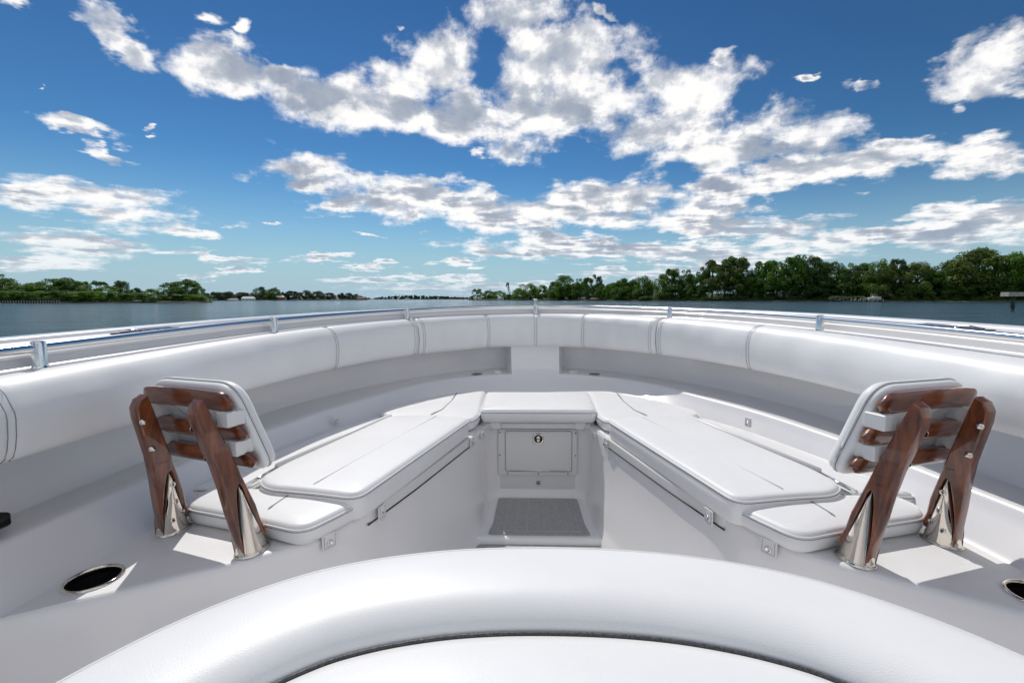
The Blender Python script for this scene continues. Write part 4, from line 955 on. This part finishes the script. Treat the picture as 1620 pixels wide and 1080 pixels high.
# bulkhead on the near left shore: each post its own part of one wall
def bulkhead(line, u0, u1, n, h, label):
    p0 = wpos(u0, dist_on(line, u0)-1.2); root = empty('bulkhead_wall', (p0.x, p0.y, 0), boat=False); tag(root, label, 'retaining wall')
    pts = [wpos(u0+(u1-u0)*k/n, dist_on(line, u0+(u1-u0)*k/n)-1.2)-p0 for k in range(n+1)]
    m = MB(); rows = [[Vector((p.x, p.y+dy, z)) for p in pts] for dy, z in ((0,-.3),(0,h*.75),(.25,h*.75))]; m.grid(rows); m.build('planking', wdn2, root, smooth=False, local=True)
    for p in pts:
        m = MB(); m.tube([(p.x, p.y-.12, -.3),(p.x, p.y-.12, h)], .11, 6); m.build('post', pst, root, local=True)
wdn2 = m_ground('dark_wet_planks', (0.03,0.03,0.025), (0.06,0.055,0.045), 2); pst = plain('grey_post', (0.34,0.32,0.29), .9)
bulkhead(LEFT, -60, 94, 36, 1.05, 'dark timber bulkhead with pale posts along the near left waterline')

# lawn opening, dock and boat on the right shore
def lawn(u0, u1, line, d0, d1, z0, z1):
    a = [wpos(u0, dist_on(line, u0)+d0), wpos(u1, dist_on(line, u1)+d0), wpos(u1, dist_on(line, u1)+d1), wpos(u0, dist_on(line, u0)+d1)]
    o = mk('grass_lawn', [(a[0].x,a[0].y,z0),(a[1].x,a[1].y,z0),(a[2].x,a[2].y,z1),(a[3].x,a[3].y,z1)], [(0,1,2,3)], MT['lawn'], None, False); tag(o, kind='structure')
lawn(1312, 1368, RIGHT, 2.0, 9, 2.6, 3.9); lawn(1080, 1150, RIGHT, 3, 12, 1.6, 2.6); lawn(1010, 1036, RIGHT, 3, 10, 1.4, 2.2)
def rockwall():
    rnd = random.Random(4); p0 = wpos(1340, dist_on(RIGHT, 1340)); root = None; m = MB()
    for k in range(90):
        u = rnd.uniform(1310, 1372); p = wpos(u, dist_on(RIGHT, u)+rnd.uniform(0, 2.2)); s = rnd.uniform(.35, .8)
        m.box((p.x, p.y, rnd.uniform(.1, 2.2)), (s*1.3, s, s*.8), Matrix.Rotation(rnd.uniform(0, 3), 3, 'Z'), bev=s*.15)
    o = m.build('riprap', m_ground('grey_stone', (0.10,0.10,0.095), (0.24,0.23,0.21), 2), None, smooth=False); tag(o, 'bank of loose grey stones below the lawn on the right shore', 'riprap', kind='stuff')
rockwall()
def dock():
    d = dist_on(RIGHT, 1372)-5; p = wpos(1372, d); root = empty('wooden_dock', (p.x, p.y, 0), boat=False); tag(root, 'low wooden dock with piles on the right shore', 'dock')
    m = MB(); m.box((0, 0, .95), (16, 2.2, .18)); m.box((-4, 3.4, .95), (2, 5, .18)); m.build('deck', wdn, root, smooth=False, local=True)
    for x in (-7.6,-5.2,-2.6,0,2.2,4.6,7.6):
        for y in (-1.2, 1.2):
            m = MB(); m.tube([(x, y, -.5),(x, y, 1.7 if y < 0 else 2.3)], .16, 7); m.build('pile', pst, root, local=True)
    # cabin boat raised behind the dock
    q = wpos(1383, d+3.5); b = empty('cabin_boat', (q.x, q.y, 1.2), .1, boat=False); tag(b, 'white cabin boat raised on a lift at the wooden dock', 'boat')
    m = MB(); rows = [[Vector((x, y*w, z+.15*max(0,x)*(z > .5))) for x, w in ((-3.4,.8),(-3.3,1),(0,1.05),(2,.75),(3.4,.25),(4.1,.03))] for y, z in ((-1.1,1.25),(-1.0,.7),(-.35,.0),(.35,0),(1.0,.7),(1.1,1.25))]
    m.grid(rows); m.add([rows[0][i] for i in range(6)]+[rows[-1][i] for i in range(6)][::-1], [tuple(range(12))]); m.add([r[0] for r in rows], [tuple(range(6))]); m.build('hull', whi, b, local=True, auto=40)
    m = MB(); m.box((.2, 0, 1.75), (2.4, 1.5, .9), bev=.12); m.build('cabin', whi, b, smooth=False, local=True)
    m = MB(); m.box((.3, -.76, 1.95), (1.8, .04, .35)); m.build('window', MT['glass'], b, smooth=False, local=True)
    m = MB(); m.box((-.4, 0, 3.0), (2.8, 1.7, .1), bev=.03)
    m.build('hardtop', whi, b, smooth=False, local=True)
    for x in (-1.6, .8):
        for y in (-.7, .7):
            m = MB(); m.tube([(x, y, 1.2),(x, y, 3.0)], .04, 6); m.build('hardtop_post', whi, b, local=True)
dock()
def marker(u, v_top, d):
    p = wpos(u, d); zt = hgt(v_top, d, u); root = empty('channel_piling', (p.x, p.y, 0), -.25, boat=False); tag(root, 'green piling topped by a pale wooden nesting box, standing in the water at the right', 'piling')
    grn = m_ground('mossy_green_paint', (0.015,0.05,0.035), (0.05,0.10,0.07), 4)
    m = MB(); m.tube([(0,0,-1),(0,0,.35)], .20, 12, mi=1); m.tube([(0,0,.35),(0,0,zt-.55)], .185, 12); m.build('pile', [grn, wdn2], root, local=True)
    pw = m_ground('pale_boards', (0.32,0.30,0.25), (0.46,0.43,0.36), 3)
    m = MB(); w = 1.75
    m.box((0,0,zt-.56),(w,w*.8,.07)); m.build('platform', pw, root, smooth=False, local=True)
    for s in (-1, 1):
        m = MB(); m.box((0, s*w*.39, zt-.30),(w,.05,.44)); m.build('side_board', pw, root, smooth=False, local=True)
        m = MB(); m.box((s*(w/2-.025), 0, zt-.30),(.05,w*.8-.07,.44)); m.build('side_board', pw, root, smooth=False, local=True)
marker(1603, 461, 58)
